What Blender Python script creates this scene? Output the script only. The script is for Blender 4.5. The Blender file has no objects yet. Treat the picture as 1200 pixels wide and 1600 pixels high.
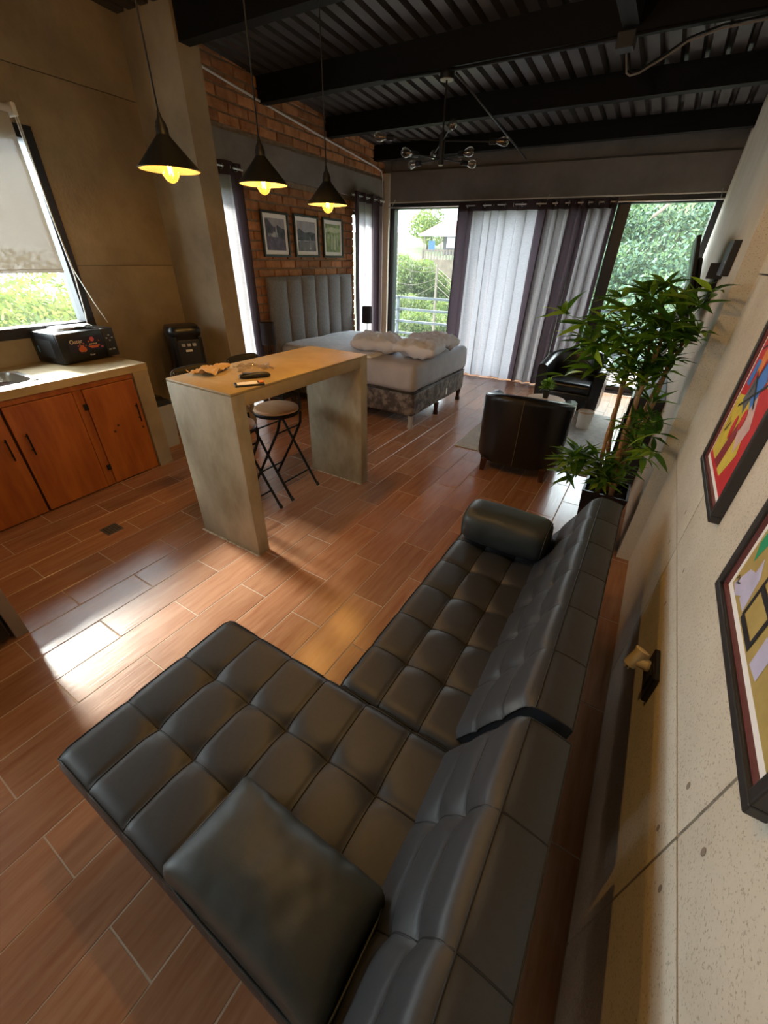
import bpy, bmesh, math, random
from mathutils import Vector, Matrix, noise
SC = bpy.context.scene
COL = SC.collection
PI = math.pi
random.seed(7)

# ---------------------------------------------------------------- camera, sky, sun, exposure
cam_d = bpy.data.cameras.new('camera')
cam = bpy.data.objects.new('camera', cam_d)
COL.objects.link(cam)
R_ = (0.84890678, 0.52810614, 0.02147518)
D_ = (0.29969304, -0.44747981, -0.84258287)
F_ = (-0.43536348, 0.72171028, -0.53813838)
cam.matrix_world = Matrix(((R_[0], -D_[0], -F_[0], 0), (R_[1], -D_[1], -F_[1], 0), (R_[2], -D_[2], -F_[2], 1.69), (0, 0, 0, 1)))
cam_d.sensor_fit = 'VERTICAL'
cam_d.sensor_height = 24.0
cam_d.lens = 625.04 / 1600 * 24.0
cam_d.clip_start = 0.02
cam_d.clip_end = 400
SC.camera = cam

w = bpy.data.worlds.new('sky')
SC.world = w
w.use_nodes = True
bg = w.node_tree.nodes['Background']
bg.inputs[0].default_value = (0.84, 0.93, 1.0, 1)
bg.inputs[1].default_value = 7.5

sun_d = bpy.data.lights.new('sun', 'SUN')
sun_d.energy = 9.5
sun_d.angle = math.radians(10)
sun_d.color = (1.0, 0.95, 0.85)
sun = bpy.data.objects.new('sun', sun_d)
COL.objects.link(sun)
sun.rotation_euler = Vector((1.0, -0.105, -0.577)).to_track_quat('-Z', 'Y').to_euler()
sun.location = (-14, 2, 9)

SC.view_settings.view_transform = 'Standard'
SC.view_settings.look = 'None'
SC.view_settings.gamma = 1
SC.view_settings.use_curve_mapping = False
SC.view_settings.exposure = 1.08
SC.cycles.use_denoising = True
SC.cycles.max_bounces = 10
SC.cycles.diffuse_bounces = 6
SC.cycles.transparent_max_bounces = 24
SC.cycles.sample_clamp_indirect = 6

def portal(loc, direction, sx, sy):
    """window portal: only guides the sampling of daylight through a window opening"""
    d = bpy.data.lights.new('window_daylight', 'AREA')
    d.shape = 'RECTANGLE'
    d.size, d.size_y = sx, sy
    d.cycles.is_portal = True
    o = bpy.data.objects.new('window_daylight', d)
    COL.objects.link(o)
    o.location = loc
    o.rotation_euler = Vector(direction).to_track_quat('-Z', 'Z').to_euler()
    return o

# ---------------------------------------------------------------- frames of the room
RL = Matrix.Rotation(math.radians(3.3), 4, 'Z')
RB = Matrix.Rotation(math.radians(3.9), 4, 'Z')
def FL(p0): return Matrix.Translation((p0, 4, 0)) @ RL      # local: x into the room, y along wall (y-4), z up
FB = Matrix.Translation((-2, 6.95, 0)) @ RB                  # local: x along wall (x+2), y outwards, z up
KW = -4.35     # kitchen wall
BW = -4.08     # brick wall

# ---------------------------------------------------------------- materials
MATS = {}
def new_mat(name):
    m = bpy.data.materials.new(name)
    m.use_nodes = True
    nt = m.node_tree
    for n in list(nt.nodes):
        nt.nodes.remove(n)
    out = nt.nodes.new('ShaderNodeOutputMaterial')
    MATS[name] = m
    return m, nt, out
def N(nt, typ, **kw):
    n = nt.nodes.new(typ)
    for k, v in kw.items():
        setattr(n, k, v)
    return n
def mat(name, col, rough=0.5, metal=0.0, col2=None, scale=8.0, detail=6.0, stretch=None, bump=0.0, bscale=None, spec=0.5, rand=0.0, lo=0.35, hi=0.65, coat=0.0, rvar=0.0, coord='Object', sub=None, bstretch=None):
    m, nt, out = new_mat(name)
    b = N(nt, 'ShaderNodeBsdfPrincipled')
    nt.links.new(b.outputs[0], out.inputs[0])
    b.inputs['Roughness'].default_value = rough
    b.inputs['Metallic'].default_value = metal
    b.inputs['Specular IOR Level'].default_value = spec
    b.inputs['Coat Weight'].default_value = coat
    b.inputs['Base Color'].default_value = (*col, 1)
    tc = N(nt, 'ShaderNodeTexCoord')
    src = tc.outputs[coord]
    info = None
    if rand or col2:
        info = N(nt, 'ShaderNodeObjectInfo')
    if col2 or bump:
        mp = N(nt, 'ShaderNodeMapping')
        if stretch: mp.inputs['Scale'].default_value = stretch
        nt.links.new(src, mp.inputs[0])
        if info:
            vm = N(nt, 'ShaderNodeVectorMath', operation='SCALE')
            cmb = N(nt, 'ShaderNodeCombineXYZ')
            for i in range(3): nt.links.new(info.outputs['Random'], cmb.inputs[i])
            nt.links.new(cmb.outputs[0], vm.inputs[0])
            vm.inputs['Scale'].default_value = 37.0
            nt.links.new(vm.outputs[0], mp.inputs['Location'])
    last = None
    if col2:
        nz = N(nt, 'ShaderNodeTexNoise')
        nz.inputs['Scale'].default_value = scale
        nz.inputs['Detail'].default_value = detail
        nz.inputs['Roughness'].default_value = 0.6
        nt.links.new(mp.outputs[0], nz.inputs['Vector'])
        rp = N(nt, 'ShaderNodeValToRGB')
        rp.color_ramp.elements[0].position = lo
        rp.color_ramp.elements[1].position = hi
        rp.color_ramp.elements[0].color = (*col, 1)
        rp.color_ramp.elements[1].color = (*col2, 1)
        nt.links.new(nz.outputs[0], rp.inputs[0])
        last = rp.outputs[0]
        if rvar:
            mr = N(nt, 'ShaderNodeMapRange')
            mr.inputs['To Min'].default_value = rough - rvar
            mr.inputs['To Max'].default_value = rough + rvar
            nt.links.new(nz.outputs[0], mr.inputs[0])
            nt.links.new(mr.outputs[0], b.inputs['Roughness'])
    if rand:
        hsv = N(nt, 'ShaderNodeHueSaturation')
        mr = N(nt, 'ShaderNodeMapRange')
        mr.inputs['To Min'].default_value = 1 - rand
        mr.inputs['To Max'].default_value = 1 + rand
        nt.links.new(info.outputs['Random'], mr.inputs[0])
        nt.links.new(mr.outputs[0], hsv.inputs['Value'])
        if last: nt.links.new(last, hsv.inputs['Color'])
        else: hsv.inputs['Color'].default_value = (*col, 1)
        last = hsv.outputs[0]
    if last: nt.links.new(last, b.inputs['Base Color'])
    if bump:
        n2 = N(nt, 'ShaderNodeTexNoise')
        n2.inputs['Scale'].default_value = bscale or scale * 4
        n2.inputs['Detail'].default_value = 5
        if bstretch:
            mp2 = N(nt, 'ShaderNodeMapping')
            mp2.inputs['Scale'].default_value = bstretch
            nt.links.new(src, mp2.inputs[0])
            nt.links.new(mp2.outputs[0], n2.inputs['Vector'])
        else:
            nt.links.new(mp.outputs[0], n2.inputs['Vector'])
        bp = N(nt, 'ShaderNodeBump')
        bp.inputs['Strength'].default_value = bump
        bp.inputs['Distance'].default_value = 0.01
        nt.links.new(n2.outputs[0], bp.inputs['Height'])
        nt.links.new(bp.outputs[0], b.inputs['Normal'])
    if sub:
        b.inputs['Transmission Weight'].default_value = sub
    return m
def speckle(name, **kw):
    """concrete with broad tone changes and fine dark pits"""
    m = mat(name, **kw)
    nt = m.node_tree
    b = [n for n in nt.nodes if n.type == 'BSDF_PRINCIPLED'][0]
    base = b.inputs['Base Color'].links[0].from_socket
    tc = [n for n in nt.nodes if n.type == 'TEX_COORD'][0]
    v = N(nt, 'ShaderNodeTexNoise')
    v.inputs['Scale'].default_value = 210
    v.inputs['Detail'].default_value = 2
    nt.links.new(tc.outputs['Object'], v.inputs['Vector'])
    rp = N(nt, 'ShaderNodeValToRGB')
    rp.color_ramp.elements[0].position = 0.30
    rp.color_ramp.elements[1].position = 0.42
    rp.color_ramp.elements[0].color = (0.62, 0.58, 0.52, 1)
    rp.color_ramp.elements[1].color = (1, 1, 1, 1)
    nt.links.new(v.outputs[0], rp.inputs[0])
    mx = N(nt, 'ShaderNodeMix', data_type='RGBA', blend_type='MULTIPLY')
    mx.inputs[0].default_value = 1
    nt.links.new(base, mx.inputs[6])
    nt.links.new(rp.outputs[0], mx.inputs[7])
    nt.links.new(mx.outputs[2], b.inputs['Base Color'])
    return m
def emit(name, col, strength):
    m, nt, out = new_mat(name)
    e = N(nt, 'ShaderNodeEmission')
    e.inputs[0].default_value = (*col, 1)
    e.inputs[1].default_value = strength
    nt.links.new(e.outputs[0], out.inputs[0])
    return m
def glass(name, tint=(1, 1, 1), gloss=0.06, rough=0.0, fres=1.45):
    m, nt, out = new_mat(name)
    t = N(nt, 'ShaderNodeBsdfTransparent')
    t.inputs[0].default_value = (*tint, 1)
    g = N(nt, 'ShaderNodeBsdfGlossy')
    g.inputs['Roughness'].default_value = rough
    lw = N(nt, 'ShaderNodeLayerWeight')
    lw.inputs[0].default_value = 0.35
    ml = N(nt, 'ShaderNodeMath', operation='MULTIPLY_ADD')
    ml.inputs[1].default_value = 0.5
    ml.inputs[2].default_value = gloss
    nt.links.new(lw.outputs['Facing'], ml.inputs[0])
    mx = N(nt, 'ShaderNodeMixShader')
    nt.links.new(ml.outputs[0], mx.inputs[0])
    nt.links.new(t.outputs[0], mx.inputs[1])
    nt.links.new(g.outputs[0], mx.inputs[2])
    nt.links.new(mx.outputs[0], out.inputs[0])
    return m
def pane_mat(name):
    m, nt, out = new_mat(name)
    t = N(nt, 'ShaderNodeBsdfTransparent')
    t.inputs[0].default_value = (0.95, 0.97, 0.96, 1)
    g = N(nt, 'ShaderNodeBsdfGlossy')
    g.inputs['Roughness'].default_value = 0.0
    dust = N(nt, 'ShaderNodeBsdfTranslucent')
    dust.inputs[0].default_value = (0.85, 0.95, 0.92, 1)
    m0 = N(nt, 'ShaderNodeMixShader')
    m0.inputs[0].default_value = 0.007
    nt.links.new(t.outputs[0], m0.inputs[1])
    nt.links.new(dust.outputs[0], m0.inputs[2])
    mx = N(nt, 'ShaderNodeMixShader')
    mx.inputs[0].default_value = 0.05
    nt.links.new(m0.outputs[0], mx.inputs[1])
    nt.links.new(g.outputs[0], mx.inputs[2])
    nt.links.new(mx.outputs[0], out.inputs[0])
    return m
def cloth(name, dcol, tcol, mixf):
    m, nt, out = new_mat(name)
    d = N(nt, 'ShaderNodeBsdfDiffuse')
    d.inputs[0].default_value = (*dcol, 1)
    t = N(nt, 'ShaderNodeBsdfTranslucent')
    t.inputs[0].default_value = (*tcol, 1)
    tc = N(nt, 'ShaderNodeTexCoord')
    wv = N(nt, 'ShaderNodeTexNoise')
    wv.inputs['Scale'].default_value = 30
    mp = N(nt, 'ShaderNodeMapping')
    mp.inputs['Scale'].default_value = (1, 1, 6)
    nt.links.new(tc.outputs['Object'], mp.inputs[0])
    nt.links.new(mp.outputs[0], wv.inputs['Vector'])
    mr = N(nt, 'ShaderNodeMapRange')
    mr.inputs['To Min'].default_value = mixf - 0.08
    mr.inputs['To Max'].default_value = mixf + 0.08
    nt.links.new(wv.outputs[0], mr.inputs[0])
    mx = N(nt, 'ShaderNodeMixShader')
    nt.links.new(mr.outputs[0], mx.inputs[0])
    nt.links.new(d.outputs[0], mx.inputs[1])
    nt.links.new(t.outputs[0], mx.inputs[2])
    nt.links.new(mx.outputs[0], out.inputs[0])
    return m

speckle('concrete_light', col=(0.56, 0.50, 0.40), col2=(0.70, 0.645, 0.54), rough=0.75, scale=2.2, bump=0.25, bscale=60, lo=0.3, hi=0.7)
mat('concrete_warm', (0.205, 0.158, 0.10), 0.8, col2=(0.37, 0.295, 0.195), scale=2.0, bump=0.2, bscale=40, lo=0.3, hi=0.7)
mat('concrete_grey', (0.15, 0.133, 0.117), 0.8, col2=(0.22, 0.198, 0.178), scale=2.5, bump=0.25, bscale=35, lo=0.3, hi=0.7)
mat('concrete_bar', (0.31, 0.225, 0.105), 0.55, col2=(0.49, 0.375, 0.205), scale=3.0, bump=0.25, bscale=22, lo=0.25, hi=0.75, detail=10)
mat('concrete_bar_side', (0.23, 0.175, 0.095), 0.6, col2=(0.57, 0.50, 0.36), scale=4.2, stretch=(1, 1, 0.55), bump=0.35, bscale=18, lo=0.25, hi=0.75, detail=10)
mat('concrete_dark', (0.10, 0.09, 0.08), 0.9)
mat('pit', (0.25, 0.20, 0.15), 0.9)
mat('brick', (0.25, 0.095, 0.036), 0.85, col2=(0.46, 0.215, 0.085), scale=9, bump=0.6, bscale=45, rand=0.3, lo=0.3, hi=0.7)
mat('mortar', (0.17, 0.125, 0.085), 0.95, col2=(0.25, 0.19, 0.13), scale=20, bump=0.5, bscale=60)
mat('tile', (0.30, 0.130, 0.066), 0.24, col2=(0.43, 0.220, 0.122), scale=5, stretch=(7, 0.7, 1), detail=8, rand=0.13, lo=0.3, hi=0.7, rvar=0.05, bump=0.06, bscale=12, spec=0.8)
mat('grout', (0.50, 0.385, 0.29), 0.8)
mat('steel_black', (0.006, 0.006, 0.006), 0.65, spec=0.15)
mat('deck_steel', (0.042, 0.037, 0.036), 0.5, metal=0.3, col2=(0.062, 0.054, 0.052), scale=3)
mat('frame_black', (0.012, 0.012, 0.016), 0.35)
mat('metal_black', (0.010, 0.010, 0.011), 0.5, spec=0.3)
mat('leather', (0.025, 0.027, 0.032), 0.48, col2=(0.030, 0.0325, 0.038), scale=60, bump=0.05, bscale=320, spec=0.6)
mat('leather_cushion', (0.026, 0.034, 0.036), 0.48, col2=(0.032, 0.039, 0.040), scale=60, bump=0.05, bscale=300, spec=0.55)
mat('leather_chair', (0.008, 0.008, 0.010), 0.30, spec=0.6)
mat('piping', (0.008, 0.008, 0.009), 0.5)
mat('stitch', (0.16, 0.14, 0.12), 0.6)
mat('plastic_black', (0.007, 0.007, 0.008), 0.30)
mat('plastic_matte', (0.018, 0.018, 0.019), 0.5)
mat('plastic_cream', (0.72, 0.58, 0.34), 0.4)
mat('plastic_white', (0.72, 0.72, 0.70), 0.45)
mat('plastic_grey', (0.42, 0.42, 0.42), 0.5)
mat('conduit', (0.50, 0.49, 0.47), 0.45)
mat('chrome', (0.75, 0.75, 0.75), 0.15, metal=1.0)
mat('steel', (0.62, 0.62, 0.60), 0.28, metal=1.0)
mat('wood_cab', (0.25, 0.058, 0.010), 0.38, col2=(0.44, 0.135, 0.022), scale=3.0, stretch=(1, 5, 0.7), detail=8, rand=0.16, lo=0.3, hi=0.7, bump=0.08, bscale=12, spec=0.5)
mat('wood_knot', (0.06, 0.02, 0.01), 0.5)
mat('seat_wood', (0.54, 0.27, 0.11), 0.5, col2=(0.66, 0.37, 0.17), scale=4, stretch=(1, 4, 1))
mat('table_wood', (0.62, 0.42, 0.27), 0.45, col2=(0.72, 0.52, 0.36), scale=5, stretch=(1, 5, 1))
mat('headboard', (0.17, 0.165, 0.165), 0.8, col2=(0.22, 0.215, 0.212), scale=40, bump=0.2, bscale=250)
mat('mattress_sheet', (0.37, 0.355, 0.38), 0.8, col2=(0.43, 0.415, 0.44), scale=6, bump=0.15, bscale=12)
mat('quilt_white', (0.58, 0.61, 0.68), 0.8, col2=(0.74, 0.76, 0.80), scale=16, bump=0.4, bscale=14)
mat('pillow_white', (0.64, 0.65, 0.72), 0.85, bump=0.1, bscale=40)
mat('damask', (0.055, 0.040, 0.034), 0.6, col2=(0.22, 0.18, 0.155), scale=13, detail=3, lo=0.42, hi=0.62, bump=0.3, bscale=26)
mat('shade_fabric', (0.020, 0.014, 0.020), 0.8)
cloth('curtain', (0.105, 0.080, 0.090), (0.80, 0.77, 0.82), 0.23)
cloth('curtain_shaded', (0.060, 0.044, 0.052), (0.20, 0.15, 0.18), 0.16)  # same curtain cloth coloured darker and denser where no backlight comes through
cloth('curtain_lining', (0.30, 0.28, 0.27), (0.80, 0.76, 0.72), 0.62)  # second sheet added only to dim the backlit panels
cloth('blind', (0.46, 0.43, 0.38), (0.62, 0.58, 0.50), 0.12)
def open_weave(name, openness):
    nt = MATS[name].node_tree
    out = [n for n in nt.nodes if n.type == 'OUTPUT_MATERIAL'][0]
    src = out.inputs[0].links[0].from_socket
    t = N(nt, 'ShaderNodeBsdfTransparent'); mx = N(nt, 'ShaderNodeMixShader')
    mx.inputs[0].default_value = openness
    nt.links.new(src, mx.inputs[1]); nt.links.new(t.outputs[0], mx.inputs[2]); nt.links.new(mx.outputs[0], out.inputs[0])
open_weave('blind', 0.12)
mat('rug', (0.42, 0.41, 0.38), 0.95, col2=(0.56, 0.54, 0.50), scale=14, bump=0.6, bscale=150)
mat('leaf_dark', (0.040, 0.115, 0.012), 0.42, rand=0.35)
mat('leaf_mid', (0.095, 0.225, 0.018), 0.42, rand=0.35)
mat('leaf_light', (0.26, 0.42, 0.035), 0.45, rand=0.25)
mat('cane', (0.46, 0.27, 0.10), 0.5, col2=(0.28, 0.13, 0.05), scale=18)
mat('soil', (0.03, 0.02, 0.014), 0.95)
mat('pot_black', (0.012, 0.012, 0.015), 0.25)
mat('paper_white', (0.88, 0.87, 0.85), 0.8)
mat('paper_brown', (0.50, 0.34, 0.18), 0.8)
glass('wrap', (0.97, 0.95, 0.92), 0.14, 0.08)
mat('frame_green', (0.022, 0.032, 0.024), 0.5)
mat('frame_dark', (0.035, 0.033, 0.033), 0.4)
mat('frame_maroon', (0.16, 0.04, 0.04), 0.5)
glass('bulb_glass', (0.96, 0.94, 0.90), 0.07)
glass('bulb_amber', (1.0, 0.78, 0.36), 0.05)
emit('filament', (1.0, 0.52, 0.14), 40.0)
mat('filament_off', (0.55, 0.28, 0.08), 0.4, metal=0.5)
pane_mat('pane')
mat('shade_inner', (0.24, 0.21, 0.16), 0.5)
mat('taupe_panel', (0.22, 0.17, 0.135), 0.6)
mat('rail_steel', (0.055, 0.07, 0.08), 0.5)
mat('balcony', (0.22, 0.17, 0.14), 0.7)

def add_translucent(name, col, f):
    nt = MATS[name].node_tree
    out = [n for n in nt.nodes if n.type == 'OUTPUT_MATERIAL'][0]
    src = out.inputs[0].links[0].from_socket
    t = N(nt, 'ShaderNodeBsdfTranslucent'); t.inputs[0].default_value = (*col, 1)
    mx = N(nt, 'ShaderNodeMixShader'); mx.inputs[0].default_value = f
    nt.links.new(src, mx.inputs[1]); nt.links.new(t.outputs[0], mx.inputs[2]); nt.links.new(mx.outputs[0], out.inputs[0])
add_translucent('leaf_dark', (0.10, 0.25, 0.02), 0.3)
add_translucent('leaf_mid', (0.22, 0.45, 0.03), 0.4)
add_translucent('leaf_light', (0.45, 0.70, 0.06), 0.45)
def add_glow(name, col, k):
    nt = MATS[name].node_tree
    out = [n for n in nt.nodes if n.type == 'OUTPUT_MATERIAL'][0]
    src = out.inputs[0].links[0].from_socket
    e = N(nt, 'ShaderNodeEmission'); e.inputs[0].default_value = (*col, 1); e.inputs[1].default_value = k
    ad = N(nt, 'ShaderNodeAddShader')
    nt.links.new(src, ad.inputs[0]); nt.links.new(e.outputs[0], ad.inputs[1]); nt.links.new(ad.outputs[0], out.inputs[0])
add_glow('bulb_amber', (1.0, 0.50, 0.08), 0.45)

# ---------------------------------------------------------------- mesh helpers
class MB:
    def __init__(s, xf=None):
        s.v, s.f, s.mi, s.xf, s.cur = [], [], [], xf, 0
    def add(s, vs, fs):
        n = len(s.v)
        s.v += [tuple(p) for p in vs]
        s.f += [tuple(i + n for i in f) for f in fs]
        s.mi += [s.cur] * len(fs)
        return s
    def box(s, x0, x1, y0, y1, z0, z1):
        v = [(x, y, z) for z in (z0, z1) for y in (y0, y1) for x in (x0, x1)]
        return s.add(v, [(0, 2, 3, 1), (4, 5, 7, 6), (0, 1, 5, 4), (2, 6, 7, 3), (0, 4, 6, 2), (1, 3, 7, 5)])
    def bbox(s, x0, x1, y0, y1, z0, z1, b):
        """box with chamfered edges"""
        b = min(b, abs(x1 - x0) * .49, abs(y1 - y0) * .49, abs(z1 - z0) * .49)
        bm = bmesh.new()
        bmesh.ops.create_cube(bm, size=1)
        for q in bm.verts:
            q.co = Vector(((x0 + x1) / 2 + q.co.x * (x1 - x0), (y0 + y1) / 2 + q.co.y * (y1 - y0), (z0 + z1) / 2 + q.co.z * (z1 - z0)))
        bmesh.ops.bevel(bm, geom=bm.edges[:], offset=b, segments=2, profile=0.5, affect='EDGES')
        bm.verts.index_update()
        s.add([q.co[:] for q in bm.verts], [[q.index for q in f.verts] for f in bm.faces])
        bm.free()
        return s
    def tube(s, pts, r, n=8, cap=True):
        pts = [Vector(p) for p in pts]
        rr = r if isinstance(r, (list, tuple)) else [r] * len(pts)
        rings = []
        t0 = (pts[1] - pts[0]).normalized()
        u = t0.orthogonal().normalized()
        for i, p in enumerate(pts):
            a = pts[max(0, i - 1)]; c = pts[min(len(pts) - 1, i + 1)]
            t = (c - a).normalized()
            u = (u - t * u.dot(t)).normalized()
            w_ = t.cross(u)
            rings.append([p + (u * math.cos(2 * PI * k / n) + w_ * math.sin(2 * PI * k / n)) * rr[i] for k in range(n)])
        v = [q for R in rings for q in R]
        f = [(i * n + k, i * n + (k + 1) % n, (i + 1) * n + (k + 1) % n, (i + 1) * n + k) for i in range(len(pts) - 1) for k in range(n)]
        if cap:
            f += [tuple(range(n - 1, -1, -1)), tuple((len(pts) - 1) * n + k for k in range(n))]
        return s.add(v, f)
    def lathe(s, prof, c=(0, 0, 0), n=24, capb=True, capt=True):
        v = [(c[0] + r * math.cos(2 * PI * k / n), c[1] + r * math.sin(2 * PI * k / n), c[2] + z) for r, z in prof for k in range(n)]
        m = len(prof)
        f = [(i * n + k, i * n + (k + 1) % n, (i + 1) * n + (k + 1) % n, (i + 1) * n + k) for i in range(m - 1) for k in range(n)]
        if capb and prof[0][0] > 1e-5: f.append(tuple(range(n - 1, -1, -1)))
        if capt and prof[-1][0] > 1e-5: f.append(tuple((m - 1) * n + k for k in range(n)))
        return s.add(v, f)
    def prism(s, poly, ax, a0, a1):
        """polygon extruded along axis ax; poly gives the two other coords in order"""
        n = len(poly)
        def P(p, a):
            q = list(p); q.insert(ax, a); return tuple(q)
        v = [P(p, a0) for p in poly] + [P(p, a1) for p in poly]
        f = [tuple(range(n - 1, -1, -1)), tuple(range(n, 2 * n))] + [(i, (i + 1) % n, n + (i + 1) % n, n + i) for i in range(n)]
        return s.add(v, f)
    def grid(s, fn, nu, nv, closeu=False):
        v = [fn(i / nu, j / nv) for i in range(nu + (0 if closeu else 1)) for j in range(nv + 1)]
        nn = nu if closeu else nu + 1
        f = []
        for i in range(nu):
            for j in range(nv):
                a = i * (nv + 1) + j; b = ((i + 1) % nn) * (nv + 1) + j
                f.append((a, b, b + 1, a + 1))
        return s.add(v, f)
    def xform(s, m):
        s.v = [tuple(m @ Vector(p)) for p in s.v]
        return s
    def mesh(s, name, mats, smooth=False, angle=None):
        me = bpy.data.meshes.new(name)
        me.from_pydata(s.v, [], s.f)
        for m in (mats if isinstance(mats, (list, tuple)) else [mats]):
            me.materials.append(MATS[m] if isinstance(m, str) else m)
        if len(me.materials) > 1:
            me.polygons.foreach_set('material_index', s.mi)
        bm = bmesh.new(); bm.from_mesh(me)
        bmesh.ops.recalc_face_normals(bm, faces=bm.faces[:])
        bm.to_mesh(me); bm.free()
        if smooth or angle:
            me.polygons.foreach_set('use_smooth', [True] * len(me.polygons))
            if angle: me.set_sharp_from_angle(angle=math.radians(angle))
        me.update()
        return me

BASE = {}
def put(name, mb, mats, parent=None, smooth=False, angle=None, local=False):
    """link one mesh object; mesh is given in world coords (or in the frame mb.xf), origin goes to its base"""
    if mb.xf is not None: mb.xform(mb.xf)
    if local:
        c = Vector((0, 0, 0))
    else:
        xs = [p[0] for p in mb.v]; ys = [p[1] for p in mb.v]; zs = [p[2] for p in mb.v]
        c = Vector(((min(xs) + max(xs)) / 2, (min(ys) + max(ys)) / 2, min(zs)))
        mb.v = [(p[0] - c.x, p[1] - c.y, p[2] - c.z) for p in mb.v]
    me = mb.mesh(name, mats, smooth, angle)
    o = bpy.data.objects.new(name, me)
    COL.objects.link(o)
    BASE[o] = c
    o.location = c
    if parent:
        o.parent = parent
        if not local: o.location = c - BASE[parent]
    return o
def share(name, me, parent, loc, rot=(0, 0, 0), scale=(1, 1, 1)):
    o = bpy.data.objects.new(name, me)
    COL.objects.link(o)
    o.parent = parent
    o.location = Vector(loc) - (BASE[parent] if parent else Vector())
    BASE[o] = Vector(loc)
    o.rotation_euler = rot
    o.scale = scale
    return o
def thing(name, label, cat, loc=(0, 0, 0), rotz=0.0, group=None):
    o = bpy.data.objects.new(name, None)
    COL.objects.link(o)
    o.empty_display_size = 0.1
    o.location = loc
    o.rotation_euler = (0, 0, rotz)
    BASE[o] = Vector(loc)
    return tag(o, label, cat, group)
def tag(o, label=None, cat=None, group=None, kind=None):
    if label: o['label'] = label
    if cat: o['category'] = cat
    if group: o['group'] = group
    if kind: o['kind'] = kind
    return o
def struct(name, mb, mats, label, parent=None, **k):
    o = put(name, mb, mats, parent, **k)
    if not parent: tag(o, label, kind='structure')
    return o
def copy_tree(o, parent=None):
    c = o.copy()
    COL.objects.link(c)
    if parent: c.parent = parent
    BASE[c] = BASE.get(o, Vector())
    for ch in list(o.children):
        copy_tree(ch, c)
    return c
def text_mesh(s, size):
    cu = bpy.data.curves.new('lettering', 'FONT')
    cu.body = s
    cu.size = size
    cu.extrude = 0.0003
    ob = bpy.data.objects.new('lettering', cu)
    COL.objects.link(ob)
    dg = bpy.context.evaluated_depsgraph_get()
    me = bpy.data.meshes.new_from_object(ob.evaluated_get(dg))
    vs = [v.co[:] for v in me.vertices]; fs = [tuple(p.vertices) for p in me.polygons]
    bpy.data.objects.remove(ob); bpy.data.curves.remove(cu); bpy.data.meshes.remove(me)
    return vs, fs
def wall_holes(mb, a0, a1, z0, z1, d0, d1, holes):
    """wall slab in local frame: thickness along x (d0..d1), length along y (a0..a1), with rectangular holes (y0,y1,z0,z1)"""
    ys = sorted({a0, a1, *[h[0] for h in holes], *[h[1] for h in holes]})
    for i in range(len(ys) - 1):
        ya, yb = ys[i], ys[i + 1]
        cuts = sorted((h[2], h[3]) for h in holes if h[0] <= ya + 1e-6 and h[1] >= yb - 1e-6)
        z = z0
        for c0, c1 in cuts:
            if c0 > z: mb.box(d0, d1, ya, yb, z, c0)
            z = c1
        if z < z1: mb.box(d0, d1, ya, yb, z, z1)
    return mb
# projection used only to decide which floor tiles and bricks are near enough to be objects of their own
def in_view(p, mg=60):
    d = Vector(p) - Vector((0, 0, 1.69))
    zc = d.dot(Vector(F_))
    if zc < 0.05: return None
    x = 600 + 625 * d.dot(Vector(R_)) / zc; y = 800 + 625 * d.dot(Vector(D_)) / zc
    return zc if -mg < x < 1200 + mg and -mg < y < 1600 + mg else None

# ---------------------------------------------------------------- floor of wood-look tiles
XR = 0.326
Y0, Y1 = -2.6, 7.02
fl = struct('floor', MB().box(-4.75, XR + 0.2, Y0 - 0.1, 7.22, -0.12, -0.0016), 'grout', 'warm grout bed of the wood look tiled floor')
rest = MB()
PT, LT, G = 0.2055, 0.611, 0.0020
tiles = []
row = -22
for row in range(-20, 7):
    xa = -0.838 + row * PT; xb = xa + PT
    xa, xb = max(xa, -4.45), min(xb, XR)
    if xb - xa < 0.02: continue
    ph = 0.487 if row % 2 == 0 else 0.183
    k = math.floor((Y0 - ph) / LT)
    while True:
        ya = ph + k * LT; yb = ya + LT; k += 1
        if ya > Y1: break
        ya, yb = max(ya, Y0), min(yb, Y1)
        if yb - ya < 0.02: continue
        c = ((xa + xb) / 2, (ya + yb) / 2, 0)
        d = in_view(c, 90)
        # nothing of these shows: behind the walls
        tiles.append((d if d and not (c[0] < -4.25) else 999, xa, xb, ya, yb))
tiles.sort()
mesh_cache = {}
for i, (d, xa, xb, ya, yb) in enumerate(tiles):
    if d < 900 and i < 300:
        key = (round(xb - xa, 3), round(yb - ya, 3))
        if key not in mesh_cache:
            m = MB(); hx, hy = key[0] / 2 - G, key[1] / 2 - G
            b = 0.0022
            m.add([(sx * hx, sy * hy, -0.006) for sx, sy in ((-1, -1), (1, -1), (1, 1), (-1, 1))] +
                  [(sx * hx, sy * hy, -b) for sx, sy in ((-1, -1), (1, -1), (1, 1), (-1, 1))] +
                  [(sx * (hx - b), sy * (hy - b), 0) for sx, sy in ((-1, -1), (1, -1), (1, 1), (-1, 1))],
                  [(8, 9, 10, 11)] + [(a, (a + 1) % 4, 4 + (a + 1) % 4, 4 + a) for a in range(4)] + [(4 + a, 4 + (a + 1) % 4, 8 + (a + 1) % 4, 8 + a) for a in range(4)])
            mesh_cache[key] = m.mesh('floor_tile', 'tile')
        share('floor_tile', mesh_cache[key], fl, ((xa + xb) / 2, (ya + yb) / 2, random.uniform(-0.0006, 0.0003)))
    else:
        rest.box(xa + G, xb - G, ya + G, yb - G, -0.006, 0)
o = put('floor_tile_rest', rest, 'tile', fl)
o['kind'] = 'stuff'
dr = put('floor_drain', MB().box(-2.93, -2.81, 0.93, 1.04, -0.001, 0.002), 'concrete_dark')
tag(dr, 'small dark square drain cover set in the kitchen floor', 'drain')
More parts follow.
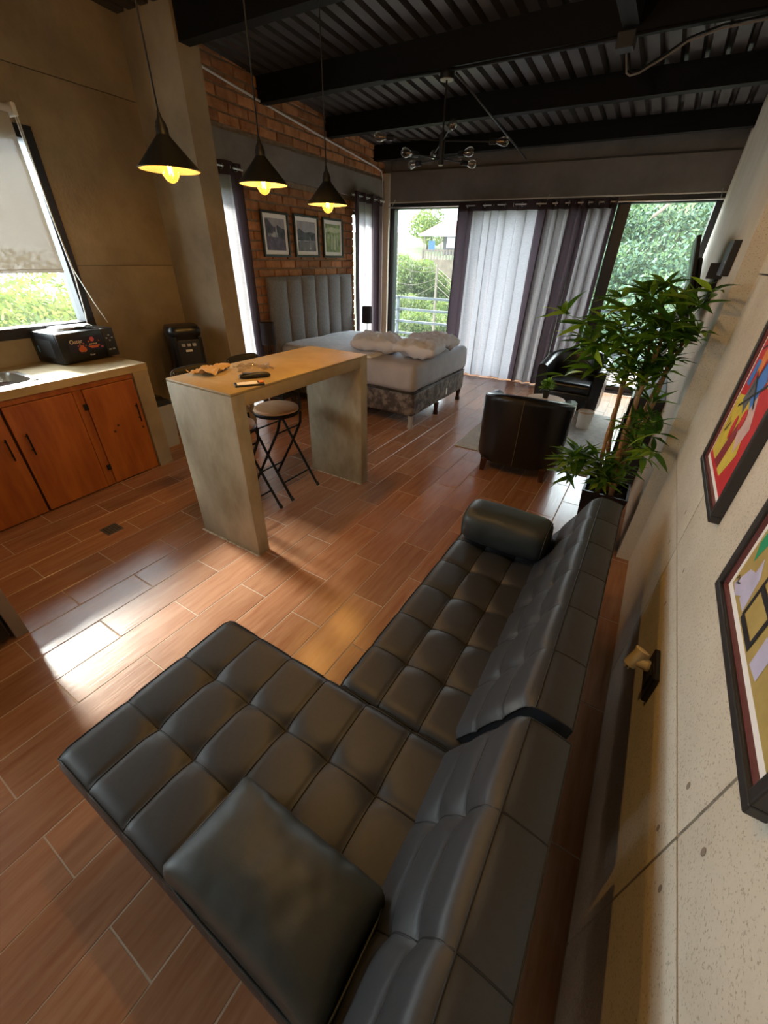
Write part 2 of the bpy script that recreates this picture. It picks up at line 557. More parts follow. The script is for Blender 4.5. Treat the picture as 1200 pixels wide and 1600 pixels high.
for k in range(5):
    put('slot', MB().box(-2.92, -2.82, 0.945 + k * 0.019, 0.952 + k * 0.019, 0.002, 0.0035), 'plastic_matte', dr)

# ---------------------------------------------------------------- right wall: cast concrete panels
wr = struct('wall_right', MB().box(XR + 0.012, XR + 0.2, Y0, 7.3, 0, 3.5), 'concrete_dark', 'wall')
tag(wr, 'cream cast concrete wall of panels beside the sofa')
yb_ = [-2.6, -0.515, 0.565, 1.645, 2.665]; zb_ = [0, 0.775, 1.66, 2.55, 3.45]
for i in range(4):
    for j in range(4):
        g = 0.0035
        put('wall_panel', MB().box(XR, XR + 0.014, yb_[i] + g, yb_[i + 1] - (g if i < 3 else 0), zb_[j] + (g if j else 0), zb_[j + 1] - g), 'concrete_light', wr)
disc = MB().lathe([(0.0, 0.0), (0.0065, 0.0)], n=10, capt=False).mesh('tie_hole', 'pit')
for y, z in ((0.64, 0.83), (0.50, 0.88), (0.62, 0.68), (0.50, 0.70), (1.40, 0.83), (1.78, 0.86), (1.40, 0.68), (1.80, 0.70)):
    share('tie_hole', disc, wr, (XR - 0.0008, y, z), (0, -PI / 2, 0), (1.6, 1, 1))
wp = struct('wall_right_pier', MB().box(0.248, XR + 0.1, 2.665, 7.12, 0, 3.4), 'concrete_light', 'wall')
tag(wp, 'thicker concrete pier of the right wall beyond the sofa')

# ---------------------------------------------------------------- wall behind the camera and left part with an added daylight window (out of the picture)
m = MB(Matrix.Translation((0, Y0, 0)) @ Matrix.Rotation(PI / 2, 4, 'Z'))
wall_holes(m, -0.6, 4.7, 0, 3.5, 0, 0.18, [])
wf = struct('wall_front', m, 'concrete_warm', 'wall')
tag(wf, 'warm concrete wall behind the viewer')

# ---------------------------------------------------------------- left: kitchen wall with window
KWIN = (-4.7, -2.04, 1.085, 2.42)      # y0,y1,z0,z1 local
KW2 = (-6.45, -4.95, 0.95, 2.6)  # unseen window opening, added to brighten the right wall
m = wall_holes(MB(FL(KW)), -6.7, -1.12, 0, 3.5, -0.2, -0.012, [KWIN, KW2])
wk = struct('wall_left_kitchen', m, 'concrete_dark', 'wall')
tag(wk, 'brown concrete kitchen wall with board joints around the black window')
g = 0.003
for (a, b, c, d) in ((KWIN[1], -1.12, 0, 1.57), (KWIN[1], -1.12, 1.57, 2.74), (-6.7, -1.12, 2.74, 3.5), (KWIN[0], KWIN[1], 0, KWIN[2]), (KWIN[0], KWIN[1], KWIN[3], 2.74), (KW2[1], KWIN[0], 0, 2.74), (KW2[0], KW2[1], 0, KW2[2]), (KW2[0], KW2[1], KW2[3], 2.74), (-6.7, KW2[0], 0, 2.74)):
    put('wall_panel', MB(FL(KW)).box(-0.014, 0, a + (0 if a == KWIN[1] else g * .0), b, c + g, d - g), 'concrete_warm', wk)
# window frame + sashes + pane
def window(name, xf, y0, y1, z0, z1, d0, d1, t, label, mull=()):
    m = MB(xf)
    m.box(d0, d1, y0, y1, z0, z0 + t); m.box(d0, d1, y0, y1, z1 - t, z1)
    m.box(d0, d1, y0, y0 + t, z0 + t, z1 - t); m.box(d0, d1, y1 - t, y1, z0 + t, z1 - t)
    wn = put(name, m, 'frame_black')
    tag(wn, label, kind='structure')
    for c, hw in mull:
        put('window_frame', MB(xf).box(d0 + 0.01, d1 - 0.01, c - hw, c + hw, z0 + t, z1 - t), 'frame_black', wn)
    edges = [y0 + t] + [v for c, hw in mull for v in (c - hw, c + hw)] + [y1 - t]
    for i in range(0, len(edges), 2):
        put('pane', MB(xf).box((d0 + d1) / 2 - 0.002, (d0 + d1) / 2 + 0.002, edges[i], edges[i + 1], z0 + t, z1 - t), 'pane', wn)
    return wn
window('window_1', FL(KW), *KWIN[:2], *KWIN[2:], -0.12, 0.012, 0.075, 'black framed kitchen window half covered by a roller blind', mull=((-3.4, 0.04),))
window('window_added', FL(KW), *KW2[:2], *KW2[2:], -0.12, 0.012, 0.06, 'unseen black framed window added for daylight further along the kitchen wall')

# column between kitchen and brick wall
cl = struct('wall_left_column', MB(FL(KW)).box(-0.2, 0.60, -1.12, -0.90, 0, 3.5), 'concrete_warm', 'wall')
tag(cl, 'projecting concrete column between the kitchen and the brick wall')

# brick wall with two tall windows and a concrete band
WA = (-0.88, -0.46, 0.12, 2.24)
WBW = (1.86, 2.40, 0.12, 2.24)
m = wall_holes(MB(FL(BW)), -0.95, 2.86, 0, 3.5, -0.2, -0.014, [WA, WBW])
wb = struct('wall_left', m, 'mortar', 'wall')
tag(wb, 'exposed orange brick wall behind the bed')
BANDZ = (2.40, 2.675)
mb_ = MB(FL(BW)).box(-0.02, 0.018, -0.95, 2.86, *BANDZ)
bandb = put('concrete_band', mb_, 'concrete_grey', wb)
BL, BH, BJ = 0.266, 0.0905, 0.016
brick_meshes = []
for L_ in (BL - BJ,):
    for v in range(5):
        m = MB(); rnd = random.Random(v)
        hx, hz = L_ / 2, (BH - BJ) / 2
        b = 0.006
        j = lambda s: s + rnd.uniform(-0.0025, 0.0025)
        back = [(-0.03, sy * hx, sz * hz) for sy, sz in ((-1, -1), (1, -1), (1, 1), (-1, 1))]
        mid = [(-b, j(sy * hx), j(sz * hz)) for sy, sz in ((-1, -1), (1, -1), (1, 1), (-1, 1))]
        fr = [(rnd.uniform(-0.002, 0.002), j(sy * (hx - b)), j(sz * (hz - b))) for sy, sz in ((-1, -1), (1, -1), (1, 1), (-1, 1))]
        m.add(back + mid + fr, [(8, 9, 10, 11)] + [(a, (a + 1) % 4, 4 + (a + 1) % 4, 4 + a) for a in range(4)] + [(4 + a, 4 + (a + 1) % 4, 8 + (a + 1) % 4, 8 + a) for a in range(4)])
        brick_meshes.append(m.mesh('brick', 'brick'))
cand = []
z = 0.0; r = 0
while z < 3.3:
    if not (z + BH > BANDZ[0] + 0.02 and z < BANDZ[1] - 0.02):
        s = -0.95 - (BL / 2 if r % 2 else 0) - 0.04
        while s < 2.86:
            a, b = max(s + BJ / 2, -0.95), min(s + BL - BJ / 2, 2.86)
            for wd in (WA, WBW):
                if z + BH > wd[2] and z < wd[3]:
                    if a < wd[0] < b: b = wd[0]
                    elif a < wd[1] < b: a = wd[1]
                    elif a >= wd[0] and b <= wd[1]: b = a
            if b - a > 0.03: cand.append((a, b, z))
            s += BL
    z += BH; r += 1
def vis_brick(c):
    a, b, z = c
    # lower part hidden by bed, headboard, bar and column
    if z < 0.75 or (z < 1.42 and 0.0 < (a + b) / 2 < 1.6): return False
    return True
own = [c for c in cand if vis_brick(c)]
own.sort(key=lambda c: (c[0] + 0.95) * 1.0 + abs(c[2] - 2.2) * 0.9)
brest = MB(FL(BW))
rs = random.Random(3)
for i, (a, b, z) in enumerate(own + [c for c in cand if not vis_brick(c)]):
    if i < len(own) and i < 300:
        c = FL(BW) @ Vector((rs.uniform(-0.004, 0.006), (a + b) / 2, z + BH / 2))
        o = share('brick', rs.choice(brick_meshes), wb, c, (0, 0, math.radians(3.3)), (1, (b - a) / (BL - BJ), 1))
    else:
        brest.box(-0.03, rs.uniform(-0.004, 0.006), a, b, z + BJ / 2, z + BH - BJ / 2)
o = put('brick_rest', brest, 'brick', wb)
o['kind'] = 'stuff'
window('window_3', FL(BW), *WA[:2], *WA[2:], -0.15, -0.07, 0.035, 'narrow tall window behind the curtain next to the column')
window('window_4', FL(BW), *WBW[:2], *WBW[2:], -0.15, -0.07, 0.035, 'narrow tall window behind the curtain in the far corner')

# ---------------------------------------------------------------- back wall: lintel, beam, sliding doors
XL, XRR = -2.14, 2.27        # opening in local x
m = MB(FB)
m.box(-2.5, XL, 0, 0.2, 0, 3.4)
m.box(XRR, 2.62, 0, 0.2, 0, 3.4)
m.box(XL, XRR, 0, 0.2, 2.405, 2.775)
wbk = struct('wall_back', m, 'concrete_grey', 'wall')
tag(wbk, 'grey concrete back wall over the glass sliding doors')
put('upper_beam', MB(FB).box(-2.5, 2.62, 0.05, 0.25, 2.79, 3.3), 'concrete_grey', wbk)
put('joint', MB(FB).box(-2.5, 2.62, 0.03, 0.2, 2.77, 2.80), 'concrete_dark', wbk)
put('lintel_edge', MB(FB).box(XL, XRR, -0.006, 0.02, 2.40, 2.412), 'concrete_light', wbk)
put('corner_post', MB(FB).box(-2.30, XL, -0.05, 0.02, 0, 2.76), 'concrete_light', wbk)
dr_ = put('door_1', MB(FB).box(XL, XRR, 0.02, 0.16, 2.325, 2.402).box(XL, XL + 0.075, 0.02, 0.16, 0, 2.33).box(XRR - 0.085, XRR, 0.02, 0.16, 0, 2.33).box(XL, XRR, 0.0, 0.18, -0.01, 0.03), 'frame_black')
tag(dr_, 'wide black aluminium sliding glass doors to the balcony', kind='structure')
st = [(-0.865, 0.10), (0.227, 0.065), (1.213, 0.075)]
for c, hw in st:
    put('stile', MB(FB).box(c - hw, c + hw, 0.04, 0.13, 0.03, 2.33), 'frame_black', dr_)
ed = [XL + 0.075] + [v for c, hw in st for v in (c - hw, c + hw)] + [XRR - 0.085]
for i in range(0, len(ed), 2):
    if ed[i + 1] - ed[i] > 0.05:
        sa = put('sash_rail', MB(FB).box(ed[i], ed[i + 1], 0.05, 0.11, 0.03, 0.10), 'frame_black', dr_)
        put('pane', MB(FB).box(ed[i], ed[i + 1], 0.078, 0.083, 0.10, 2.325), 'pane', dr_)

# ---------------------------------------------------------------- ceiling: ribbed steel deck on black beams
def roof_z(y): return 3.165 - 0.055 * (y - 4.15)
m = MB()
prof = []
x = -4.85
while x < 0.8:
    prof += [(x, 0.0), (x + 0.085, 0.0), (x + 0.10, 0.052), (x + 0.128, 0.052)]
    x += 0.143
ya, yb = Y0 - 0.1, 7.3
v = []
for (px, dz) in prof: v += [(px, ya, roof_z(ya) + dz), (px, yb, roof_z(yb) + dz)]
m.add(v, [(2 * i, 2 * i + 2, 2 * i + 3, 2 * i + 1) for i in range(len(prof) - 1)])
ce = struct('ceiling', m, 'deck_steel', 'ceiling')
tag(ce, 'dark ribbed steel roof deck')
put('roof_cover', MB().add([(-5.2, ya, roof_z(ya) + .07), (1.0, ya, roof_z(ya) + .07), (1.0, yb, roof_z(yb) + .07), (-5.2, yb, roof_z(yb) + .07), (-5.2, ya, roof_z(ya) + .1), (1.0, ya, roof_z(ya) + .1), (1.0, yb, roof_z(yb) + .1), (-5.2, yb, roof_z(yb) + .1)], [(0, 1, 2, 3), (4, 5, 6, 7), (0, 1, 5, 4), (2, 3, 7, 6), (0, 3, 7, 4), (1, 2, 6, 5)]), 'steel_black', ce)
LB = ['black steel roof beam near the camera above the sofa', 'black steel roof beam over the bar side of the pendants', 'black steel roof beam carrying the branched chandelier', 'black steel roof beam just beyond the chandelier', 'black steel roof beam along the top of the back wall']
for yy, lab, w_ in ((1.80, LB[0], .1), (2.98, LB[1], .1), (4.15, LB[2], .1), (5.32, LB[3], .1), (6.50, LB[4], .1)):
    b = MB(Matrix.Translation((-2, yy, 0)) @ Matrix.Rotation(math.radians(1.2), 4, 'Z'))
    zt = roof_z(yy); zb = zt - (0.195 - 0.012 * (yy - 4.15))
    b.box(-2.45, 2.5, 0, 0.012, zb, zt); b.box(-2.45, 2.5, 0.088, 0.1, zb, zt); b.box(-2.45, 2.5, 0.012, 0.088, zb, zb + 0.012); b.box(-2.45, 2.5, 0.012, 0.088, zt - 0.012, zt)
    tag(put('roof_beam', b, 'steel_black'), lab, 'beam', 'black steel roof beams')
gd = put('roof_girder', MB().box(-0.765, -0.665, Y0, 4.14, 2.985, 3.16), 'steel_black')
tag(gd, 'black steel girder running along the room above the sofa', 'beam')

# ---------------------------------------------------------------- sectional sofa: chaise + seat + two tufted backs
def puff(u, nu, e=0.42):
    t = (u * nu) % 1.0
    if u >= 1.0 - 1e-9: t = 1.0 if False else 0.0
    return max(0.0, math.sin(PI * t)) ** e
def tuft_h(u, v, nu, nv, D, low=0.30):
    a, b = puff(u, nu), puff(v, nv)
    return D * max(0.0, 1 - 0.42 * (1 - a) - 0.42 * (1 - b) - 0.16 * (1 - a) * (1 - b))
def dseam(t, n, length):
    """distance in metres to the nearest inner seam"""
    if n < 2: return 9.0
    k = min(max(round(t * n), 1), n - 1)
    return abs(t - k / n) * length
def tuft_drop(u, v, nu, nv, lu, lv, rim=(1, 1, 1, 1)):
    a, b = dseam(u, nu, lu), dseam(v, nv, lv)
    h = 0
    for d in (a, b): h += 0.0042 * math.exp(-d / 0.028) + 0.0035 * math.exp(-(d / 0.006) ** 2)
    h += 0.012 * math.exp(-((a * a + b * b) / 0.036 ** 2))
    ed = []
    if rim[0]: ed.append(u * lu)
    if rim[1]: ed.append((1 - u) * lu)
    if rim[2]: ed.append(v * lv)
    if rim[3]: ed.append((1 - v) * lv)
    for d in ed: h += 0.014 * max(0.0, 1 - d / 0.04) ** 2.2
    return h
def tufted_pad(x0, x1, y0, y1, zb, zt, nx, ny, D=0.031, res=14):
    """cushion slab with a tufted top: (mesh, seam curves)"""
    m = MB()
    f = lambda u, v: (x0 + (x1 - x0) * u, y0 + (y1 - y0) * v, zt - 0.006 - tuft_drop(u, v, nx, ny, abs(x1 - x0), abs(y1 - y0)))
    NU, NV = nx * res, ny * res
    m.grid(f, NU, NV)
    n = NV + 1
    top = lambda i, j: i * n + j
    loop = [top(i, 0) for i in range(NU + 1)] + [top(NU, j) for j in range(1, NV + 1)] + [top(i, NV) for i in range(NU - 1, -1, -1)] + [top(0, j) for j in range(NV - 1, 0, -1)]
    rings = [loop]
    for dz, ins in ((0.35, -0.010), (0.75, -0.010), (1.0, 0.004)):
        base = len(m.v); ids = []
        for k in loop:
            p = m.v[k]
            cx, cy = (x0 + x1) / 2, (y0 + y1) / 2
            q = [p[0], p[1], p[2] + (zb - p[2]) * dz]
            if abs(p[0] - x0) < 1e-6: q[0] = x0 + ins
            if abs(p[0] - x1) < 1e-6: q[0] = x1 - ins
            if abs(p[1] - y0) < 1e-6: q[1] = y0 + ins
            if abs(p[1] - y1) < 1e-6: q[1] = y1 - ins
            ids.append(len(m.v)); m.v.append(tuple(q))
        rings.append(ids)
    L_ = len(loop)
    for a, b in zip(rings, rings[1:]):
        for k in range(L_):
            m.f.append((a[k], a[(k + 1) % L_], b[(k + 1) % L_], b[k])); m.mi.append(0)
    m.f.append(tuple(rings[-1])); m.mi.append(0)
    seams = []
    for i in range(nx + 1):
        u = min(i / nx, 1.0)
        seams.append([Vector(f(u, j / NV)) + Vector((0, 0, 0.0012)) for j in range(NV + 1)])
    for j in range(ny + 1):
        v = j / ny
        seams.append([Vector(f(i / NU, v)) + Vector((0, 0, 0.0012)) for i in range(NU + 1)])
    return m, seams
def seam_mesh(seams, r=0.0028):
    m = MB()
    for s in seams: m.tube(s[::2] if len(s) % 2 else s, r, 5)
    return m
def tufted_back(y0, y1, ny, foot, top, back, low):
    """foot/top/back/low: (x,z) points of the section from seat front up over the top and down the rear"""
    segs = [(foot, top, 3, 0.030), (top, back, 1, 0.010), (back, low, 1, 0.008)]
    pts = []; res = 12
    for (a, b, n, D) in segs:
        ax, az = a; bx, bz = b
        l = math.hypot(bx - ax, bz - az)
        nx_, nz_ = -(bz - az) / l, (bx - ax) / l
        k = n * res if n > 1 else 8
        for i in range(k + 1):
            pts.append((a, b, i / k, n, D, nx_, nz_))
    NV = ny * res
    m = MB()
    def P(i, v):
        a, b, t, n, D, nx_, nz_ = pts[i]
        h = tuft_h(t, v, n, ny, D, 0.25)
        hb = 0.25 * D
        # keep the ridge lines crisp
        wgt = 1.0 if n > 1 else 1.0
        if n == 1: h = D * (puff(t, 1, .5)) * (0.4 + 0.6 * puff(v, ny, .35))
        else:
            L0 = math.hypot(b[0] - a[0], b[1] - a[1])
            h = max(0.0, D - tuft_drop(t, v, n, ny, L0, y1 - y0, (0, 0, 1, 1)))
            h *= 1 - max(0.0, (t - 0.9) / 0.1) ** 2.5
        return (a[0] + (b[0] - a[0]) * t + nx_ * h, y0 + (y1 - y0) * v, a[1] + (b[1] - a[1]) * t + nz_ * h)
    nP = len(pts)
    m.add([P(i, j / NV) for i in range(nP) for j in range(NV + 1)], [(i * (NV + 1) + j, (i + 1) * (NV + 1) + j, (i + 1) * (NV + 1) + j + 1, i * (NV + 1) + j + 1) for i in range(nP - 1) for j in range(NV)])
    m.f.append(tuple(i * (NV + 1) for i in range(nP))); m.mi.append(0)
    m.f.append(tuple(i * (NV + 1) + NV for i in range(nP))); m.mi.append(0)
    seams = []
    for j in range(ny + 1):
        seams.append([Vector(P(i, j / ny)) for i in range(nP)])
    for t in (1, 2):
        i = t * res
        seams.append([Vector(P(i, j / NV)) for j in range(NV + 1)])
    seams.append([Vector(P(3 * res, j / NV)) for j in range(NV + 1)])
    seams.append([Vector(P(3 * res + 1 + 8, j / NV)) for j in range(NV + 1)])
    return m, seams

ch = thing('sofa_chaise', 'black tufted leather chaise section of the sofa nearest the camera', 'sofa', (-0.55, 0.33, 0))
m, se = tufted_pad(-1.118, -0.10, 0.018, 0.652, 0.26, 0.445, 6, 3)
put('seat_cushion', m, 'leather', ch, smooth=True, angle=50)
put('piping', seam_mesh(se), 'piping', ch, smooth=True)
m, se = tufted_back(-0.02, 0.664, 3, (-0.135, 0.40), (0.030, 0.755), (0.128, 0.735), (0.06, 0.34))
put('backrest', m, 'leather', ch, smooth=True, angle=50)
put('piping', seam_mesh(se, 0.0025), 'piping', ch, smooth=True)
put('base_frame', MB().box(-1.06, 0.02, 0.06, 0.61, 0.17, 0.262), 'plastic_matte', ch)
for x in (-1.0, -0.06):
    for y in (0.1, 0.57):
        put('leg', MB().lathe([(0.016, 0), (0.022, 0.175)], (x, y, 0), 12), 'chrome', ch, smooth=True, angle=40)
so = thing('sofa', 'black tufted leather sofa section with a long back beside the concrete wall', 'sofa', (-0.33, 1.28, 0))
m, se = tufted_pad(-0.562, -0.10, 0.662, 1.90, 0.26, 0.437, 3, 6, 0.030)
put('seat_cushion', m, 'leather', so, smooth=True, angle=50)
put('piping', seam_mesh(se), 'piping', so, smooth=True)
m, se = tufted_back(0.702, 1.945, 6, (-0.135, 0.40), (0.033, 0.75), (0.125, 0.735), (0.06, 0.34))
put('backrest', m, 'leather', so, smooth=True, angle=50)
put('piping', seam_mesh(se, 0.0025), 'piping', so, smooth=True)
put('base_frame', MB().box(-0.52, 0.02, 0.70, 1.86, 0.17, 0.262), 'plastic_matte', so)
for x in (-0.47, -0.06):
    for y in (0.76, 1.8):
        put('leg', MB().lathe([(0.016, 0), (0.022, 0.175)], (x, y, 0), 12), 'chrome', so, smooth=True, angle=40)

def pillow_mesh(lx, ly, h, seed=1, wr=0.006, n=36, pw=0.42, round_=0.22, gather=0.0):
    """closed soft cushion centred at the origin"""
    m = MB(); rnd = Vector((seed * 7.3, seed * 3.1, 0))
    def f(side):
        def g(u, v, gather=gather):
            a, b = 2 * u - 1, 2 * v - 1
            # gently rounded corners and pulled-in sides
            k = 1 - 0.05 * (1 - abs(a) ** 2) * abs(b) ** 3
            k2 = 1 - 0.05 * (1 - abs(b) ** 2) * abs(a) ** 3
            x, y = a * lx / 2 * k2, b * ly / 2 * k
            cr = max(0, abs(a) - (1 - round_)) / round_; cs = max(0, abs(b) - (1 - round_)) / round_
            if cr > 0 and cs > 0:
                d = math.hypot(cr, cs)
                if d > 1:
                    s = 1 / d
                    x = math.copysign(lx / 2 * k2 * ((1 - round_) + round_ * cr * s), a); y = math.copysign(ly / 2 * k * ((1 - round_) + round_ * cs * s), b)
                    return (x, y, 0)
            e = max(0.0, (1 - a ** 6) * (1 - b ** 6)) ** pw * (0.72 + 0.28 * (1 - a * a) * (1 - b * b))
            w_ = noise.noise(Vector((x * 9, y * 9, side)) + rnd) * wr * 1.2 + noise.noise(Vector((x * 26, y * 26, side * 3)) + rnd) * wr * .5
            if gather: w_ += gather * math.exp(-((1 - b) / 0.28) ** 2) * (0.5 + 0.5 * noise.noise(Vector((x * 7, 3, seed)))) * math.sin(x * 95 + 5 * noise.noise(Vector((x * 5, 0, seed))))
            return (x, y, side * (h / 2 * e + w_ * min(1, e * 1.5)))
        return g
    m.grid(f(1), n, n); m.grid(f(-1), n, n)
    bm = bmesh.new()
    vs = [bm.verts.new(p) for p in m.v]
    for q in m.f: bm.faces.new([vs[i] for i in q])
    bmesh.ops.remove_doubles(bm, verts=bm.verts[:], dist=1e-5)
    bm.verts.index_update()
    m = MB(); m.add([q.co[:] for q in bm.verts], [[q.index for q in fc.verts] for fc in bm.faces])
    bm.free()
    return m
# near cushion on the chaise
cu = pillow_mesh(0.46, 0.255, 0.15, 2, 0.004, pw=0.36, round_=0.18, n=60, gather=0.0045)
X = Matrix.Translation((-0.350, 0.142, 0.500)) @ Matrix.Rotation(math.radians(-7), 4, 'X')
cush = thing('cushion', 'dark teal-black leather cushion lying on the near end of the chaise', 'cushion', (-0.352, 0.118, 0.43))
cu.xf = X
put('cover', cu, 'leather_cushion', cush, smooth=True)
pp = MB(X)
pl = []
for k in range(97):
    t = 2 * PI * k / 96
    c, s = math.cos(t), math.sin(t)
    q = (abs(c) ** 8 + abs(s) ** 8) ** (-1 / 8)
    pl.append((c * q * 0.228, s * q * 0.126, 0))
pp.tube(pl, 0.0032, 6, cap=False)
put('piping', pp, 'leather_cushion', cush, smooth=True)
# bolster at the far end
bo = thing('bolster_cushion', 'rounded black leather bolster cushion at the far end of the sofa seat', 'cushion', (-0.335, 1.765, 0.43))
def bol(u, v):
    t = 2 * PI * v
    a = 2 * u - 1
    e = (1 - abs(a) ** 9) ** 0.4 if abs(a) < 1 else 0
    x = a * 0.222
    r1, r2 = 0.120, 0.098
    wv = 1 + 0.03 * noise.noise(Vector((x * 14, math.cos(t) * 2, math.sin(t) * 2 + 4)))
    sq = (abs(math.cos(t)) ** 2.6 + abs(math.sin(t)) ** 2.6) ** (-1 / 2.6)
    return (-0.335 + x, 1.765 + math.cos(t) * sq * r1 * e * wv, 0.533 + math.sin(t) * sq * r2 * e * wv)
put('cover', MB().grid(bol, 40, 40), 'leather_cushion', bo, smooth=True)
for sx in (-1, 1):
    pp = MB()
    pl = []
    for k in range(49):
        t = 2 * PI * k / 48
        sq = (abs(math.cos(t)) ** 2.6 + abs(math.sin(t)) ** 2.6) ** (-1 / 2.6)
        pl.append((-0.335 + sx * 0.2, 1.765 + math.cos(t) * sq * 0.099, 0.533 + math.sin(t) * sq * 0.081))
    pp.tube(pl, 0.003, 5, cap=False)
    put('end_piping', pp, 'leather_cushion', bo, smooth=True)
# wall socket with plug adapter
sk = thing('wall_socket', 'black wall socket plate on the concrete wall beside the sofa', 'socket', (0.326, 1.12, 0.60))
put('plate', MB().bbox(0.310, 0.326, 1.055, 1.185, 0.545, 0.655, 0.004), 'plastic_black', sk)
put('insert', MB().box(0.306, 0.312, 1.085, 1.155, 0.565, 0.635), 'plastic_matte', sk)
ad = thing('plug_adapter', 'cream plastic plug adapter stuck in the black wall socket', 'adapter', (0.27, 1.13, 0.60))
ad_b = MB(Matrix.Translation((0.307, 1.135, 0.618)) @ Matrix.Rotation(-PI / 2, 4, 'Y')).lathe([(0.018, 0), (0.020, 0.008), (0.017, 0.012), (0.017, 0.045), (0.014, 0.05)], n=20)
put('plug_body', ad_b, 'plastic_cream', ad, smooth=True, angle=40)
ad_c = MB(Matrix.Translation((0.262, 1.135, 0.618)) @ Matrix.Rotation(math.radians(-28), 4, 'X') @ Matrix.Rotation(math.radians(20), 4, 'Y')).lathe([(0.017, -0.022), (0.019, -0.018), (0.018, 0.030), (0.022, 0.042), (0.020, 0.045)], n=20)
put('lamp_holder', ad_c, 'plastic_cream', ad, smooth=True, angle=40)
fc = MB(Matrix.Translation((0.262, 1.135, 0.618)) @ Matrix.Rotation(math.radians(-28), 4, 'X') @ Matrix.Rotation(math.radians(20), 4, 'Y'))
fc.lathe([(0.013, -0.0235), (0.013, -0.0225)], n=16)
fcp = put('socket_face', fc, 'plastic_grey', ad)
pr = MB(Matrix.Translation((0.262, 1.135, 0.618)) @ Matrix.Rotation(math.radians(-28), 4, 'X') @ Matrix.Rotation(math.radians(20), 4, 'Y'))
pr.box(-0.007, -0.004, -0.002, 0.002, -0.034, -0.023); pr.box(0.004, 0.007, -0.002, 0.002, -0.034, -0.023)
put('prong', pr, 'plastic_cream', ad)

# ---------------------------------------------------------------- pictures on the right wall
for nm, c in (('p_red', (0.55, 0.02, 0.025)), ('p_yellow', (0.62, 0.50, 0.05)), ('p_blue', (0.05, 0.20, 0.62)), ('p_ink', (0.015, 0.015, 0.02)), ('p_grey', (0.10, 0.11, 0.13)), ('p_pink', (0.62, 0.42, 0.40)), ('p_orange', (0.70, 0.22, 0.04)), ('p_lime', (0.50, 0.58, 0.08)), ('p_ochre', (0.42, 0.31, 0.10)), ('p_lilac', (0.50, 0.48, 0.66)), ('p_green', (0.02, 0.30, 0.14)), ('p_maroon', (0.25, 0.02, 0.03))):
    mat(nm, c, 0.55, col2=tuple(min(1, k * 1.18 + .01) for k in c), scale=18)
def wall_picture(name, label, y0, y1, z0, z1, bgm, pieces, mats):
    t = thing(name, label, 'picture', (0.326, (y0 + y1) / 2, z0))
    fw = 0.022
    for (a, b, c, d) in ((y0, y1, z0, z0 + fw), (y0, y1, z1 - fw, z1), (y0, y0 + fw, z0 + fw, z1 - fw), (y1 - fw, y1, z0 + fw, z1 - fw)):
        put('frame_bar', MB().bbox(0.298, 0.326, a, b, c, d, 0.003), 'frame_dark', t)
    m = MB(); lw = 0.0035
    for (a, b, c, d) in ((y0 + fw, y1 - fw, z0 + fw, z0 + fw + lw), (y0 + fw, y1 - fw, z1 - fw - lw, z1 - fw), (y0 + fw, y0 + fw + lw, z0 + fw, z1 - fw), (y1 - fw - lw, y1 - fw, z0 + fw, z1 - fw)):
        m.box(0.306, 0.320, a, b, c, d)
    put('inner_rim', m, 'frame_maroon', t)
    m = MB().box(0.314, 0.324, y0 + fw, y1 - fw, z0 + fw, z1 - fw)
    put('mat_board', m, 'paper_white', t)
    mw = 0.022
    py0, py1, pz0, pz1 = y0 + fw + mw, y1 - fw - mw, z0 + fw + mw, z1 - fw - mw
    m = MB()
    m.box(0.3125, 0.314, py0, py1, pz0, pz1)
    lev = 0.3122
    for mi, poly in pieces:
        m.cur = mi
        vs = [(lev, py1 - p[0] * (py1 - py0), pz0 + p[1] * (pz1 - pz0)) for p in poly]
        m.add(vs, [tuple(range(len(vs)))])
        lev -= 0.00012
    put('print', m, mats, t)
    return t
def bar_(x0, y0, x1, y1, w_):
    dx, dy = x1 - x0, y1 - y0; l = math.hypot(dx, dy); nx_, ny_ = -dy / l * w_ / 2, dx / l * w_ / 2
    return [(x0 + nx_, y0 + ny_), (x1 + nx_, y1 + ny_), (x1 - nx_, y1 - ny_), (x0 - nx_, y0 - ny_)]
def blob(cx, cy, rx, ry, n=14): return [(cx + rx * math.cos(2 * PI * k / n), cy + ry * math.sin(2 * PI * k / n)) for k in range(n)]
